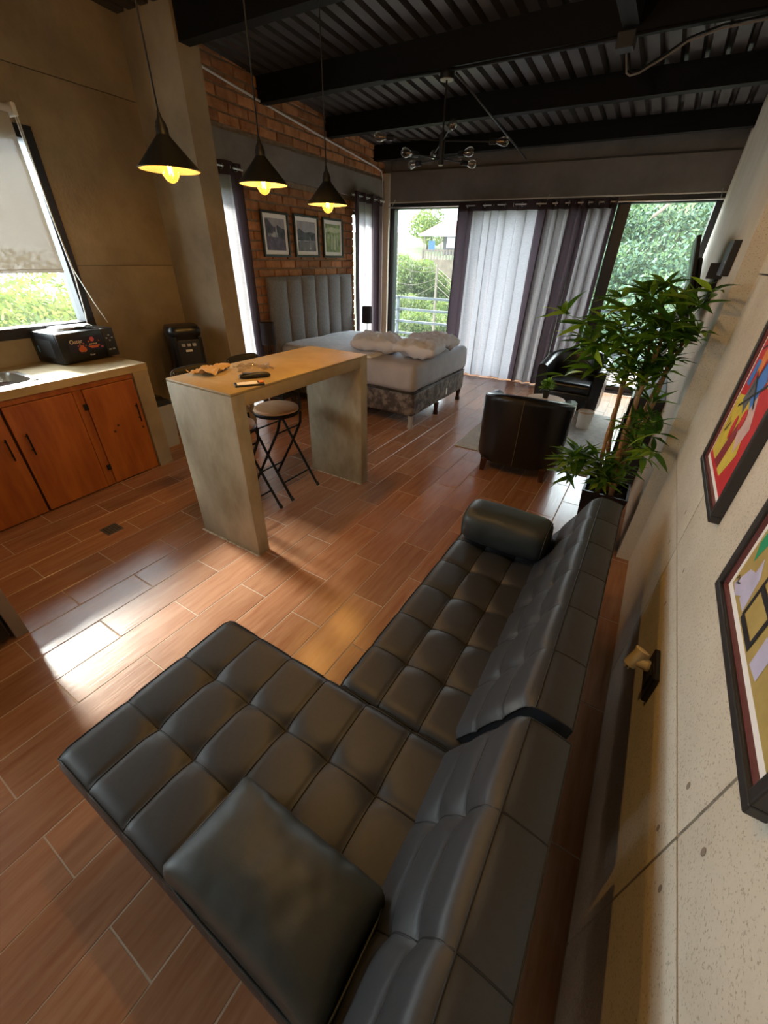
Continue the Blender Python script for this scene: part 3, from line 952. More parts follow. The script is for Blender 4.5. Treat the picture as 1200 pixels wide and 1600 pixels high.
# piece coords: x from the far edge towards the camera (0..1), y upwards (0..1)
p1 = [(1, [(0.02, 0.03), (0.62, 0.03), (0.78, 0.18), (0.56, 0.40), (0.02, 0.34)]), (11, [(0.26, 0.03), (0.46, 0.03), (0.55, 0.24), (0.42, 0.26)]),
      (5, [(0.45, 0.26), (0.66, 0.16), (0.78, 0.30), (0.58, 0.42)]), (2, [(0.30, 0.40), (0.52, 0.34), (0.60, 0.48), (0.38, 0.54)]),
      (4, [(0.20, 0.34), (0.38, 0.30), (0.44, 0.42), (0.26, 0.46)]), (6, [(0.16, 0.48), (0.30, 0.46), (0.34, 0.60), (0.18, 0.62)]), (2, [(0.06, 0.40), (0.18, 0.40), (0.20, 0.52), (0.08, 0.52)]),
      (7, [(0.50, 0.52), (0.70, 0.46), (0.80, 0.62), (0.58, 0.68)]), (0, blob(0.40, 0.60, 0.09, 0.07)), (1, [(0.05, 0.60), (0.22, 0.66), (0.20, 0.86), (0.05, 0.84)]), (2, [(0.28, 0.66), (0.46, 0.70), (0.44, 0.84), (0.28, 0.82)]),
      (6, [(0.48, 0.76), (0.64, 0.74), (0.68, 0.90), (0.50, 0.92)]), (0, blob(0.50, 0.29, 0.06, 0.05)), (0, blob(0.33, 0.22, 0.05, 0.06)),
      (3, bar_(0.16, 0.30, 0.70, 0.48, 0.014)), (3, bar_(0.24, 0.48, 0.62, 0.36, 0.012)), (3, bar_(0.30, 0.38, 0.50, 0.74, 0.012)), (3, bar_(0.06, 0.56, 0.46, 0.68, 0.010)), (3, bar_(0.62, 0.48, 0.70, 0.60, 0.014)), (3, bar_(0.12, 0.16, 0.20, 0.22, 0.012)), (3, bar_(0.12, 0.16, 0.12, 0.24, 0.010))]
PM = ['p_red', 'p_yellow', 'p_blue', 'p_ink', 'p_grey', 'p_pink', 'p_orange', 'p_lime', 'p_ochre', 'p_lilac', 'p_green', 'p_maroon']
wall_picture('framed_abstract_print', 'framed red abstract print with yellow and blue shapes on the concrete wall', 1.312, 1.832, 1.064, 1.80, 'p_red', p1, PM)
p2 = [(9, [(0.02, 0.01), (0.10, 0.0), (0.20, 0.05), (0.16, 0.12), (0.09, 0.10)]), (9, [(0.16, 0.02), (0.26, 0.02), (0.22, 0.13), (0.15, 0.17)]), (10, [(0.02, 0.17), (0.07, 0.12), (0.12, 0.24), (0.10, 0.36), (0.04, 0.30)]),
      (9, [(0.56, 0.01), (0.66, 0.02), (0.64, 0.12), (0.54, 0.10)]), (10, [(0.5, 0.5), (0.66, 0.6), (0.6, 0.8), (0.48, 0.66)]), (3, bar_(0.28, 0.02, 0.28, 0.34, 0.020)), (3, bar_(0.28, 0.02, 0.48, 0.02, 0.022)), (3, bar_(0.48, 0.01, 0.48, 0.42, 0.026)), (3, bar_(0.28, 0.13, 0.48, 0.13, 0.022)), (3, bar_(0.30, 0.42, 0.72, 0.46, 0.022)),
      (3, bar_(0.02, 0.028, 0.035, 0.05, 0.006)), (3, bar_(0.045, 0.02, 0.05, 0.05, 0.006)), (3, bar_(0.06, 0.03, 0.085, 0.04, 0.006))]
wall_picture('framed_abstract_print', 'framed ochre abstract print with black bars at the right edge, nearest the camera', 0.467, 1.008, 1.062, 1.82, 'p_ochre', p2, ['p_ochre'] + PM[1:])

# ---------------------------------------------------------------- concrete bar
br = thing('concrete_bar', 'cast concrete breakfast bar with two slab legs in the middle of the room', 'bar counter', (-2.045, 1.99, 0))
put('bar_top', MB().bbox(-2.3205, -1.7655, 1.3495, 2.6285, 1.052, 1.070, 0.007), 'concrete_bar', br, smooth=True, angle=30)
put('bar_slab', MB().bbox(-2.3195, -1.7665, 1.438, 2.540, 0.985, 1.054, 0.003), 'concrete_bar', br, smooth=True, angle=30)
rs = random.Random(5)
for (a, b) in ((1.350, 1.440), (2.538, 2.628)):
    put('bar_leg', MB().bbox(-2.3195, -1.7665, a, b, 0.0, 1.053, 0.004), 'concrete_bar_side', br, smooth=True, angle=30)
    m = MB()
    for i in range(30):
        t = i / 30; x = -2.33 + 0.57 * t
        for yy in (a - 0.004, b + 0.004):
            s = rs.uniform(0.006, 0.015)
            m.add([(x + s * 1.2 * math.cos(k * PI / 3), yy + s * .8 * math.sin(k * PI / 3), 0.0012 if k % 2 else 0.0) for k in range(6)] + [(x, yy, s * 0.7)], [(k, (k + 1) % 6, 6) for k in range(6)])
    o = put('mortar_fillet', m, 'concrete_light', br); o['kind'] = 'stuff'

# folding bar stools with a back
def make_stool():
    t = thing('folding_bar_stool', 'folding bar stool', 'stool')
    put('seat', MB().lathe([(0.10, 0.655), (0.165, 0.66), (0.172, 0.672), (0.168, 0.688), (0.15, 0.697), (0.0, 0.70)], n=36), 'seat_wood', t, smooth=True, angle=60, local=True)
    put('seat_rim', MB().lathe([(0.160, 0.645), (0.176, 0.648), (0.178, 0.668), (0.171, 0.675)], n=36, capt=False), 'metal_black', t, smooth=True, angle=50, local=True)
    for sy in (-1, 1):
        put('leg', MB().tube([(0.22, sy * 0.158, 0.012), (0.0, sy * 0.155, 0.36), (-0.15, sy * 0.150, 0.62), (-0.16, sy * 0.148, 0.655)], 0.0105, 10), 'metal_black', t, smooth=True, angle=40, local=True)
        put('leg', MB().tube([(-0.22, sy * 0.135, 0.012), (0.0, sy * 0.133, 0.36), (0.12, sy * 0.125, 0.56), (0.145, sy * 0.11, 0.655)], 0.0105, 10), 'metal_black', t, smooth=True, angle=40, local=True)
        put('back_post', MB().tube([(-0.16, sy * 0.10, 0.64), (-0.20, sy * 0.115, 0.74), (-0.29, sy * 0.13, 1.02)], 0.009, 10), 'chrome', t, smooth=True, local=True)
        put('foot_cap', MB().tube([(0.232, sy * 0.158, 0.0), (0.214, sy * 0.158, 0.030)], 0.0135, 10), 'plastic_matte', t, smooth=True, angle=40, local=True)
        put('foot_cap', MB().tube([(-0.232, sy * 0.135, 0.0), (-0.214, sy * 0.135, 0.030)], 0.0135, 10), 'plastic_matte', t, smooth=True, angle=40, local=True)
    for (x, z, hw) in ((0.145, 0.135, 0.157), (-0.145, 0.135, 0.135), (-0.095, 0.53, 0.152), (0.1, 0.53, 0.128)):
        put('rung', MB().tube([(x, -hw, z), (x, hw, z)], 0.0065, 8), 'metal_black', t, smooth=True, angle=40, local=True)
    def bk(u, v):
        a = 2 * u - 1; t_ = 2 * PI * v
        x0 = -0.285 - 0.03 * (1 - a * a)
        e = (1 - abs(a) ** 6) ** 0.5
        return (x0 + 0.018 * math.cos(t_) * e - 0.26 * 0.045 * math.sin(t_) * e, a * 0.165, 0.985 + 0.05 * math.sin(t_) * e)
    put('backrest', MB().grid(bk, 24, 16), 'metal_black', t, smooth=True, local=True)
    return t
st1 = make_stool()
st1.location = (-2.305, 2.16, 0)
tag(st1, 'folding bar stool with round tan seat nearer the far leg of the bar', 'stool', 'folding bar stools at the bar')
st2 = copy_tree(st1)
st2.location = (-2.30, 1.71, 0)
tag(st2, 'folding bar stool mostly hidden behind the near slab leg of the bar', 'stool', 'folding bar stools at the bar')

# things on the bar
ZB = 1.070
ph = thing('phone', 'dark phone with a pale back lying on the near edge of the bar', 'phone', (-1.825, 1.535, ZB))
X = Matrix.Translation((-1.825, 1.535, ZB)) @ Matrix.Rotation(math.radians(-33), 4, 'Z')
put('body', MB(X).bbox(-0.038, 0.038, -0.08, 0.08, 0, 0.010, 0.004), 'plastic_matte', ph)
put('back_plate', MB(X).bbox(-0.026, 0.03, -0.066, 0.045, 0.009, 0.0112, 0.001), 'paper_white', ph)
mat('orange_plastic', (0.80, 0.22, 0.04), 0.5)
put('orange_clip', MB(X).bbox(-0.012, 0.022, 0.052, 0.078, 0.010, 0.0165, 0.002), 'orange_plastic', ph)
cs = thing('pouch', 'long dark leather pouch lying behind the phone on the bar', 'pouch', (-1.915, 1.66, ZB))
X = Matrix.Translation((-1.915, 1.66, ZB + 0.014)) @ Matrix.Rotation(math.radians(-32), 4, 'Z')
pm_ = pillow_mesh(0.05, 0.19, 0.03, 4, 0.002, n=18, round_=0.5); pm_.xf = X
put('body', pm_, 'leather_chair', cs, smooth=True)
put('flap', MB(X).bbox(-0.018, 0.018, -0.07, -0.02, 0.012, 0.0165, 0.002), 'leather_chair', cs)
def crumple(cx, cy, lx, ly, h, rot, seed):
    X = Matrix.Translation((cx, cy, ZB + 0.002)) @ Matrix.Rotation(rot, 4, 'Z')
    def f(u, v):
        x, y = (u - .5) * lx, (v - .5) * ly
        q = Vector((x * 13 + seed, y * 13, seed))
        z = abs(noise.noise(q)) * h * 1.6 + abs(noise.noise(q * 2.3)) * h * .6
        k = 1 + 0.25 * noise.noise(Vector((u * 3 + seed, v * 3, 1)))
        return (x * k, y * k, max(0.0, z))
    return MB(X).grid(f, 20, 20)
wr_ = put('paper_wrapper', crumple(-2.235, 1.60, 0.16, 0.24, 0.035, 0.4, 3.1), 'paper_brown', angle=40)
tag(wr_, 'crumpled brown paper wrapper on the kitchen side of the bar', 'wrapper')
wp_ = put('plastic_wrapper', crumple(-2.07, 1.80, 0.13, 0.22, 0.03, -0.5, 8.4), 'wrap', angle=25)
tag(wp_, 'crumpled clear plastic wrapper beside the brown paper on the bar', 'wrapper')

# ---------------------------------------------------------------- kitchen counter
CF = -3.655     # front plane of the cabinets
def cf(mb=None): return MB(FL(CF))
ct = thing('kitchen_counter', 'concrete kitchen counter with end wall and sink under the window', 'counter', (-3.9, 0.9, 0))
WD = -(CF - KW) / 1.0     # depth to the wall (negative local x)
SINK = (-3.36, -2.82)     # local y
m = cf()
m.box(WD + 0.004, 0.02, -4.6, SINK[0], 0.845, 0.90); m.box(WD + 0.004, 0.02, SINK[1], -2.085, 0.845, 0.90)
m.box(WD + 0.004, -0.56, SINK[0], SINK[1], 0.845, 0.90); m.box(-0.10, 0.02, SINK[0], SINK[1], 0.845, 0.90)
put('worktop', m, 'concrete_bar', ct)
put('end_wall', cf().bbox(WD + 0.004, 0.015, -2.22, -2.088, 0.0, 0.846, 0.005), 'concrete_warm', ct)
put('carcass', cf().box(WD + 0.01, -0.024, -4.6, -2.222, 0.02, 0.84), 'wood_knot', ct)
m = cf()
m.box(-0.03, -0.018, -4.6, -2.222, 0.802, 0.845)
put('top_rail', cf().bbox(-0.028, 0.004, -4.6, -2.224, 0.802, 0.844, 0.003), 'wood_cab', ct)
for (a, b, lab, hy, hg) in ((-3.72, -3.153, 'cabinet door at the left edge', -3.205, None), (-3.138, -2.70, 'wide cabinet door', -3.08, None), (-2.63, -2.228, 'knotty cabinet door', -2.275, -2.655), (-4.3, -3.735, 'cabinet door out at the left', -3.8, None)):
    d = put('cabinet_door', cf().bbox(-0.02, 0.002, a, b, 0.012, 0.797, 0.004), 'wood_cab', ct)
    hd = put('handle', cf().tube([(0.03, hy, 0.455), (0.03, hy, 0.61)], 0.0055, 8).tube([(0.0, hy, 0.485), (0.03, hy, 0.485)], 0.004, 8).tube([(0.0, hy, 0.585), (0.03, hy, 0.585)], 0.004, 8), 'metal_black', d, smooth=True, angle=40)
put('frame_stile', cf().bbox(-0.022, 0.0, -2.697, -2.636, 0.012, 0.80, 0.002), 'wood_cab', ct)
for z in (0.165, 0.672):
    put('hinge', cf().bbox(-0.004, 0.012, -2.66, -2.63, z - 0.022, z + 0.022, 0.002), 'metal_black', ct)
kn = MB().lathe([(0, 0), (0.011, 0)], n=10, capt=False).mesh('knot', 'wood_knot')
for (y, z) in ((-2.50, 0.43), (-2.46, 0.47), (-2.262, 0.395)):
    share('knot', kn, ct, FL(CF) @ Vector((0.0032, y, z)), (0, PI / 2, math.radians(3.3)))
# sink
sk_ = thing('kitchen_sink', 'steel sink bowl sunk in the kitchen counter at the left edge', 'sink', tuple(FL(CF) @ Vector((-0.33, -3.09, 0.72))))
def sink_f(u, v):
    t = 2 * PI * u
    c, s = math.cos(t), math.sin(t)
    sq = (abs(c) ** 5 + abs(s) ** 5) ** (-1 / 5)
    rad = [(1.13, 0.903), (1.0, 0.901), (0.97, 0.88), (0.9, 0.75), (0.8, 0.742), (0.0, 0.742)][min(5, int(round(v * 5)))]
    return (-0.33 + c * sq * 0.215 * rad[0], -3.09 + s * sq * 0.262 * rad[0], rad[1])
put('bowl', cf().grid(sink_f, 48, 5, closeu=True), 'steel', sk_, smooth=True, angle=40)
put('drain_ring', cf().lathe([(0.04, 0.743), (0.03, 0.747), (0.0, 0.745)], (-0.33, -3.09, 0), 20), 'chrome', sk_, smooth=True)
put('tap', cf().tube([(-0.60, -3.09, 0.90), (-0.60, -3.09, 1.10), (-0.57, -3.09, 1.16), (-0.50, -3.09, 1.18), (-0.44, -3.09, 1.15), (-0.43, -3.09, 1.12)], 0.011, 10), 'chrome', sk_, smooth=True)

# microwave
X = Matrix.Translation((-4.085, 1.685, 0.902)) @ Matrix.Rotation(math.radians(7.5), 4, 'Z')    # local: +x front, y to the right
mw = thing('microwave', 'black countertop microwave with a food print on its door', 'microwave', (-4.085, 1.685, 0.902))
hw, dp, hh = 0.232, 0.185, 0.232
put('case', MB(X).bbox(-dp, dp - 0.02, -hw, hw, 0.008, hh, 0.006), 'plastic_black', mw, smooth=True, angle=30)
d = put('door', MB(X).bbox(dp - 0.019, dp + 0.004, -hw, 0.130, 0.012, hh - 0.002, 0.005), 'plastic_black', mw, smooth=True, angle=30)
cp = put('control_panel', MB(X).bbox(dp - 0.019, dp + 0.004, 0.133, hw, 0.012, hh - 0.002, 0.005), 'plastic_matte', mw, smooth=True, angle=30)
mat('print_dark', (0.018, 0.012, 0.03), 0.3)
mat('print_orange', (0.62, 0.13, 0.03), 0.4)
mat('print_cream', (0.80, 0.62, 0.36), 0.4)
mat('print_pink', (0.55, 0.08, 0.10), 0.4)
put('window_print', MB(X).box(dp + 0.004, dp + 0.0045, -0.165, 0.115, 0.085, 0.19), 'print_dark', d)
fx = dp + 0.0048
m = MB(X)
def disc_on(m, y, z, r, ry=None, n=14):
    m.add([(fx, y + r * math.cos(2 * PI * k / n), z + (ry or r) * math.sin(2 * PI * k / n)) for k in range(n)], [tuple(range(n))])
for (y, z, r) in ((-0.075, 0.10, 0.020), (-0.052, 0.098, 0.020), (-0.062, 0.115, 0.017), (-0.075, 0.135, 0.005), (-0.045, 0.14, 0.006), (-0.03, 0.125, 0.005), (-0.09, 0.128, 0.005), (0.0, 0.15, 0.006), (0.085, 0.148, 0.006)):
    disc_on(m, y, z, r)
put('food_print', m, 'print_orange', d)
m = MB(X)
m.add([(fx, -0.015, 0.118), (fx, 0.012, 0.098), (fx, 0.062, 0.098), (fx, 0.088, 0.118)], [(0, 1, 2, 3)])
put('bowl_print', m, 'print_orange', d)
m = MB(X); disc_on(m, 0.032, 0.165, 0.018); disc_on(m, 0.100, 0.10, 0.012, 0.008)
put('badge_print', m, 'print_pink', d)
m = MB(X)
for k in range(5): m.box(fx - 0.0006, fx + 0.0002, 0.002 + k * 0.013, 0.012 + k * 0.013, 0.126, 0.133)
put('small_lettering', m, 'print_cream', d)
def lettering(s, size, y, z, parent, matn, bold=0):
    vs, fs = text_mesh(s, size)
    m = MB(X)
    m.add([(fx + 0.0004 + p[2], y + p[0], z + p[1]) for p in vs], fs)
    return put('lettering', m, matn, parent)
lettering('Oster', 0.042, -0.150, 0.148, d, 'print_cream')
lettering('Oster', 0.018, -0.022, 0.045, d, 'paper_white')
for r_ in range(3):
    for c_ in range(3):
        put('key', MB(X).box(fx - 0.001, fx + 0.0006, 0.150 + c_ * 0.024, 0.164 + c_ * 0.024, 0.13 + r_ * 0.02, 0.14 + r_ * 0.02), 'plastic_grey' if (r_ + c_) % 2 else 'print_dark', cp)
put('key', MB(X).box(fx - 0.001, fx + 0.0006, 0.150, 0.172, 0.06, 0.072), 'plastic_grey', cp)
put('key', MB(X).box(fx - 0.001, fx + 0.0006, 0.182, 0.206, 0.06, 0.072), 'plastic_grey', cp)
put('vent_panel', MB(X).box(-0.12, 0.10, -hw - 0.001, -hw, 0.05, 0.18), 'plastic_matte', mw)
mat('sticker_blue', (0.12, 0.35, 0.60), 0.4)
put('sticker', MB(X).box(-0.10, -0.08, -hw - 0.0016, -hw - 0.0008, 0.08, 0.13), 'sticker_blue', mw)
for k, (a, b, c_) in enumerate(((-0.10, -0.04, 0.1), (0.02, 0.05, -0.3))):
    Xp = X @ Matrix.Translation((-0.03 + 0.02 * k, -0.05 + 0.06 * k, hh + 0.014 * k)) @ Matrix.Rotation(c_, 4, 'Z')
    pg = MB(Xp).grid(lambda u, v: ((u - .5) * 0.20, (v - .5) * 0.28, 0.003 + 0.010 * abs(noise.noise(Vector((u * 4 + k, v * 4, k)))) * (u * v * 4)), 12, 12)
    tag(put('paper_sheet', pg, 'paper_white', smooth=True), ['curled white paper sheet lying on top of the microwave', 'upper turned white paper sheet on top of the microwave'][k], 'paper', 'papers on the microwave')

# roller blind
bl = thing('roller_blind', 'beige roller blind pulled half way down over the kitchen window', 'blind', tuple(FL(KW) @ Vector((0.06, -3.2, 1.53))))
put('fabric', MB(FL(KW)).box(0.058, 0.060, -4.75, -2.18, 1.545, 2.46), 'blind', bl)
put('bottom_bar', MB(FL(KW)).bbox(0.052, 0.066, -4.75, -2.18, 1.525, 1.55, 0.004), 'blind', bl)
put('roller_tube', MB(FL(KW)).tube([(0.075, -4.75, 2.48), (0.075, -2.17, 2.48)], 0.022, 16), 'conduit', bl, smooth=True, angle=40)
put('bracket', MB(FL(KW)).bbox(0.0, 0.105, -2.165, -2.14, 2.445, 2.515, 0.006), 'plastic_white', bl)
cd = MB(FL(KW))
cd.tube([(0.09, -2.145, 2.47), (0.085, -2.14, 1.9), (0.08, -2.12, 1.5), (0.05, -2.12, 1.25), (0.06, -2.14, 1.14)], 0.0045, 6)
put('cord', cd, 'plastic_white', bl, smooth=True)
cd = MB(FL(KW))
cd.tube([(0.06, -2.145, 2.47), (0.055, -2.125, 1.9), (0.05, -2.10, 1.55), (0.07, -2.03, 1.3), (0.10, -1.985, 1.14)], 0.0045, 6)
put('cord', cd, 'plastic_white', bl, smooth=True)

# water dispenser
wd_ = thing('water_dispenser', 'tall black water dispenser standing by the column', 'water dispenser', (-3.93, 2.585, 0))
X = Matrix.Translation((-3.93, 2.585, 0)) @ Matrix.Rotation(math.radians(-22), 4, 'Z')
def body_f(u, v):
    t = 2 * PI * u
    c, s = math.cos(t), math.sin(t)
    sq = (abs(c) ** 4 + abs(s) ** 4) ** (-1 / 4)
    prof = [(0.94, 0.0), (1.0, 0.02), (1.0, 0.5), (0.99, 0.95), (0.97, 1.0), (1.02, 1.01), (1.04, 1.03), (1.02, 1.06), (0.92, 1.085), (0.0, 1.095)]
    r, z = prof[min(9, int(round(v * 9)))]
    return (c * sq * 0.150 * r, s * sq * 0.152 * r, z)
put('body', MB(X).grid(body_f, 40, 9, closeu=True), 'plastic_black', wd_, smooth=True, angle=45)
put('front_recess', MB(X).bbox(0.135, 0.156, -0.10, 0.105, 0.62, 0.97, 0.006), 'plastic_matte', wd_)
put('side_pillar', MB(X).bbox(0.148, 0.168, -0.13, -0.095, 0.55, 1.0, 0.006), 'plastic_black', wd_)
put('side_pillar', MB(X).bbox(0.148, 0.168, 0.10, 0.13, 0.55, 1.0, 0.006), 'plastic_black', wd_)
put('drip_tray', MB(X).bbox(0.13, 0.195, -0.10, 0.10, 0.60, 0.63, 0.004), 'plastic_matte', wd_)
for k, y in enumerate((-0.05, 0.0, 0.05)):
    put('tap_button', MB(X).bbox(0.154, 0.178, y - 0.016, y + 0.016, 0.915, 0.94, 0.003), 'plastic_grey', wd_)
put('label_plate', MB(X).box(0.155, 0.158, -0.035, 0.025, 0.865, 0.885), 'paper_white', wd_)
# bin
bn = thing('waste_bin', 'pale grey plastic bin with black lid between counter and dispenser', 'bin', (-3.93, 2.13, 0))
def tbox(m, c, b0, b1, z0, z1):
    m.add([(c[0] + sx * b0[0], c[1] + sy * b0[1], z0) for sx, sy in ((-1, -1), (1, -1), (1, 1), (-1, 1))] + [(c[0] + sx * b1[0], c[1] + sy * b1[1], z1) for sx, sy in ((-1, -1), (1, -1), (1, 1), (-1, 1))],
          [(3, 2, 1, 0), (4, 5, 6, 7)] + [(k, (k + 1) % 4, 4 + (k + 1) % 4, 4 + k) for k in range(4)])
    return m
put('body', tbox(MB(), (-3.93, 2.13), (0.10, 0.075), (0.12, 0.09), 0, 0.40), 'plastic_grey', bn)
put('rim', tbox(MB(), (-3.93, 2.13), (0.13, 0.10), (0.13, 0.10), 0.39, 0.425), 'plastic_grey', bn)
put('lid', tbox(tbox(MB(), (-3.93, 2.13), (0.12, 0.09), (0.10, 0.07), 0.425, 0.47), (-3.93, 2.13), (0.08, 0.05), (0.06, 0.035), 0.47, 0.50), 'plastic_black', bn)
so_ = put('wall_outlet', MB(FL(KW)).bbox(0.0, 0.012, -1.80, -1.73, 0.62, 0.735, 0.003), 'plastic_black')
tag(so_, 'black outlet plate on the kitchen wall beside the counter', 'outlet')
put('insert', MB(FL(KW)).box(0.012, 0.014, -1.785, -1.745, 0.645, 0.71), 'plastic_matte', so_)
# mini fridge at the left edge
fg = thing('mini_fridge', 'black mini fridge with taupe side panel at the left edge of the picture', 'fridge', (-2.56, -0.1, 0))
put('body', MB().bbox(-2.85, -2.30, -0.42, 0.188, 0.03, 0.84, 0.01), 'plastic_matte', fg)
put('door', MB().bbox(-2.30, -2.262, -0.41, 0.18, 0.05, 0.835, 0.01), 'plastic_black', fg)
put('side_panel', MB().bbox(-2.85, -2.293, 0.196, 0.250, 0.0, 0.86, 0.003), 'taupe_panel', fg)
put('top_panel', MB().bbox(-2.86, -2.28, -0.45, 0.252, 0.861, 0.89, 0.003), 'taupe_panel', fg)

# ---------------------------------------------------------------- bed
bd = thing('bed', 'double bed with grey fitted sheet on a brown patterned box base', 'bed', (-3.0, 4.70, 0))
BX0, BX1, BY0, BY1 = -3.98, -2.04, 3.945, 5.44
def soft_box(x0, x1, y0, y1, z0, z1, r, sag=0.0, seed=0, wr=0.0, n=5):
    bm = bmesh.new()
    bmesh.ops.create_cube(bm, size=1)
    for q in bm.verts: q.co = Vector(((x0 + x1) / 2 + q.co.x * (x1 - x0), (y0 + y1) / 2 + q.co.y * (y1 - y0), (z0 + z1) / 2 + q.co.z * (z1 - z0)))
    bmesh.ops.bevel(bm, geom=bm.edges[:], offset=r, segments=4, profile=0.5, affect='EDGES')
    for _ in range(n):
        bmesh.ops.subdivide_edges(bm, edges=[e for e in bm.edges if e.calc_length() > 0.09], cuts=1, use_grid_fill=True)
    bmesh.ops.triangulate(bm, faces=[f for f in bm.faces if len(f.verts) > 4])
    bm.normal_update()
    for q in bm.verts:
        if wr:
            k = noise.noise(Vector((q.co.x * 3, q.co.y * 3, q.co.z * 9 + seed))) * wr + noise.noise(Vector((q.co.x * 9, q.co.y * 9, q.co.z * 22 + seed))) * wr * .4
            q.co += q.normal * k
    bm.verts.index_update()
    m = MB(); m.add([q.co[:] for q in bm.verts], [[q.index for q in f.verts] for f in bm.faces])
    bm.free()
    return m
put('box_base', soft_box(BX0, BX1, BY0, BY1, 0.145, 0.415, 0.035, seed=1, wr=0.006), 'damask', bd, smooth=True)
put('mattress', soft_box(BX0 - 0.01, BX1 + 0.015, BY0 - 0.02, BY1 + 0.02, 0.415, 0.715, 0.07, seed=2, wr=0.012), 'mattress_sheet', bd, smooth=True)
put('quilted_pad', soft_box(BX0 + 0.02, -2.62, BY0 + 0.03, BY1 - 0.03, 0.66, 0.735, 0.03, seed=5, wr=0.012), 'quilt_white', bd, smooth=True)
pip = [(BX0, BY0, .41), (BX1 - .03, BY0 - .002, .41), (BX1 + .002, BY0 + .03, .41), (BX1 + .002, BY1 - .03, .41), (BX1 - .03, BY1, .41), (BX0, BY1, .41)]
put('piping', MB().tube(pip, 0.008, 6), 'leather_chair', bd, smooth=True)
for i, (x, y) in enumerate(((-2.08, 3.985), (-2.06, 4.63), (-2.08, 5.38), (-3.9, 4.0), (-3.9, 5.38), (-3.0, 4.7))):
    put('leg', MB().lathe([(0.036, 0), (0.034, 0.03), (0.024, 0.06), (0.034, 0.15)], (x, y, 0), 12), 'plastic_grey' if i == 0 else 'wood_knot', bd, smooth=True, angle=50)
tg = MB().box(-2.0372, -2.034, 4.845, 4.875, 0.20, 0.28)
put('label_tag', tg, 'paper_white', bd)
hb = thing('headboard', 'tall grey upholstered headboard with vertical channels on the brick wall', 'headboard', tuple(FL(BW) @ Vector((0.04, 0.8, 0))))
Xh = FL(BW)
put('back_panel', MB(Xh).bbox(0.006, 0.05, -0.11, 1.70, 0.35, 1.455, 0.01), 'headboard', hb)
edges = [-0.118, 0.212, 0.50, 0.785, 1.08, 1.385, 1.705]
for i in range(6):
    a, b = edges[i] + 0.003, edges[i + 1] - 0.003
    def chan(u, v, a=a, b=b):
        e = max(0, math.sin(PI * u)) ** 0.4
        tz = 1 - max(0.0, (v - 0.955) / 0.045) ** 3
        return (0.045 + 0.048 * e * (max(tz, 0) ** .5), a + (b - a) * u, 0.62 + 0.84 * v)
    put('channel', MB(Xh).grid(chan, 20, 24), 'headboard', hb, smooth=True)
def rim(u, v):
    e = math.sin(PI * v) ** .5
    return (0.045 + 0.035 * e, -0.118 + 1.823 * u, 0.46 + 0.16 * v)
put('lower_channel', MB(Xh).grid(rim, 24, 12), 'headboard', hb, smooth=True)
for k, (lx, ly, h, cx, cy, rz, tilt, lab) in enumerate(((0.58, 0.46, 0.19, -2.78, 4.34, 0.35, 0.0, 'rumpled white pillow lying towards the headboard on the bed'), (0.52, 0.44, 0.18, -2.20, 4.33, 0.12, 0.02, 'rumpled white pillow at the near foot corner of the bed'), (0.48, 0.50, 0.18, -2.27, 4.86, -0.3, 0.03, 'rumpled white pillow at the far foot side of the bed'))):
    pm_ = pillow_mesh(lx, ly, h, 10 + k, 0.034, n=48, pw=0.40, round_=0.25)
    pm_.xf = Matrix.Translation((cx, cy, 0.825)) @ Matrix.Rotation(rz, 4, 'Z') @ Matrix.Rotation(tilt, 4, 'Y')
    tag(put('pillow', pm_, 'pillow_white', smooth=True), lab, 'pillow', 'white pillows on the bed')

# bedside tables with lamps
def bedside(y, lab_t, lab_l):
    Xn = FL(BW) @ Matrix.Translation((0.24, y, 0))
    c = Xn @ Vector((0, 0, 0))
    t = thing('bedside_table', lab_t, 'table', tuple(c), group='bedside tables')
    put('table_top', MB(Xn).bbox(-0.07, 0.27, -0.17, 0.17, 0.46, 0.49, 0.005), 'plastic_matte', t)
    put('shelf', MB(Xn).bbox(-0.06, 0.26, -0.16, 0.16, 0.20, 0.22, 0.004), 'plastic_matte', t)
    for sx in (-1, 1):
        for sy in (-1, 1):
            put('leg', MB(Xn).box(0.10 + sx * 0.15 - 0.012, 0.10 + sx * 0.15 + 0.012, sy * 0.15 - 0.012, sy * 0.15 + 0.012, 0, 0.46), 'plastic_matte', t)
    l = thing('table_lamp', lab_l, 'lamp', (c.x, c.y, 0.49), group='bedside lamps')
    put('base', MB(Xn).lathe([(0.055, 0.49), (0.055, 0.502), (0.02, 0.51)], n=20), 'metal_black', l, smooth=True, angle=40)
    for dy in (-0.018, 0.018):
        put('stem', MB(Xn).tube([(0, dy, 0.505), (0, dy, 0.80)], 0.005, 8), 'metal_black', l, smooth=True, angle=40)
    put('lamp_shade', MB(Xn).lathe([(0.085, 0.785), (0.080, 1.02), (0.077, 1.02), (0.082, 0.785)], n=28, capb=False, capt=False), 'shade_fabric', l, smooth=True, angle=40)
bedside(-0.42, 'dark bedside table left of the headboard, mostly behind the bar', 'dark shaded table lamp left of the headboard')
bedside(1.86, 'dark bedside table right of the headboard behind the bed', 'dark shaded table lamp right of the headboard')

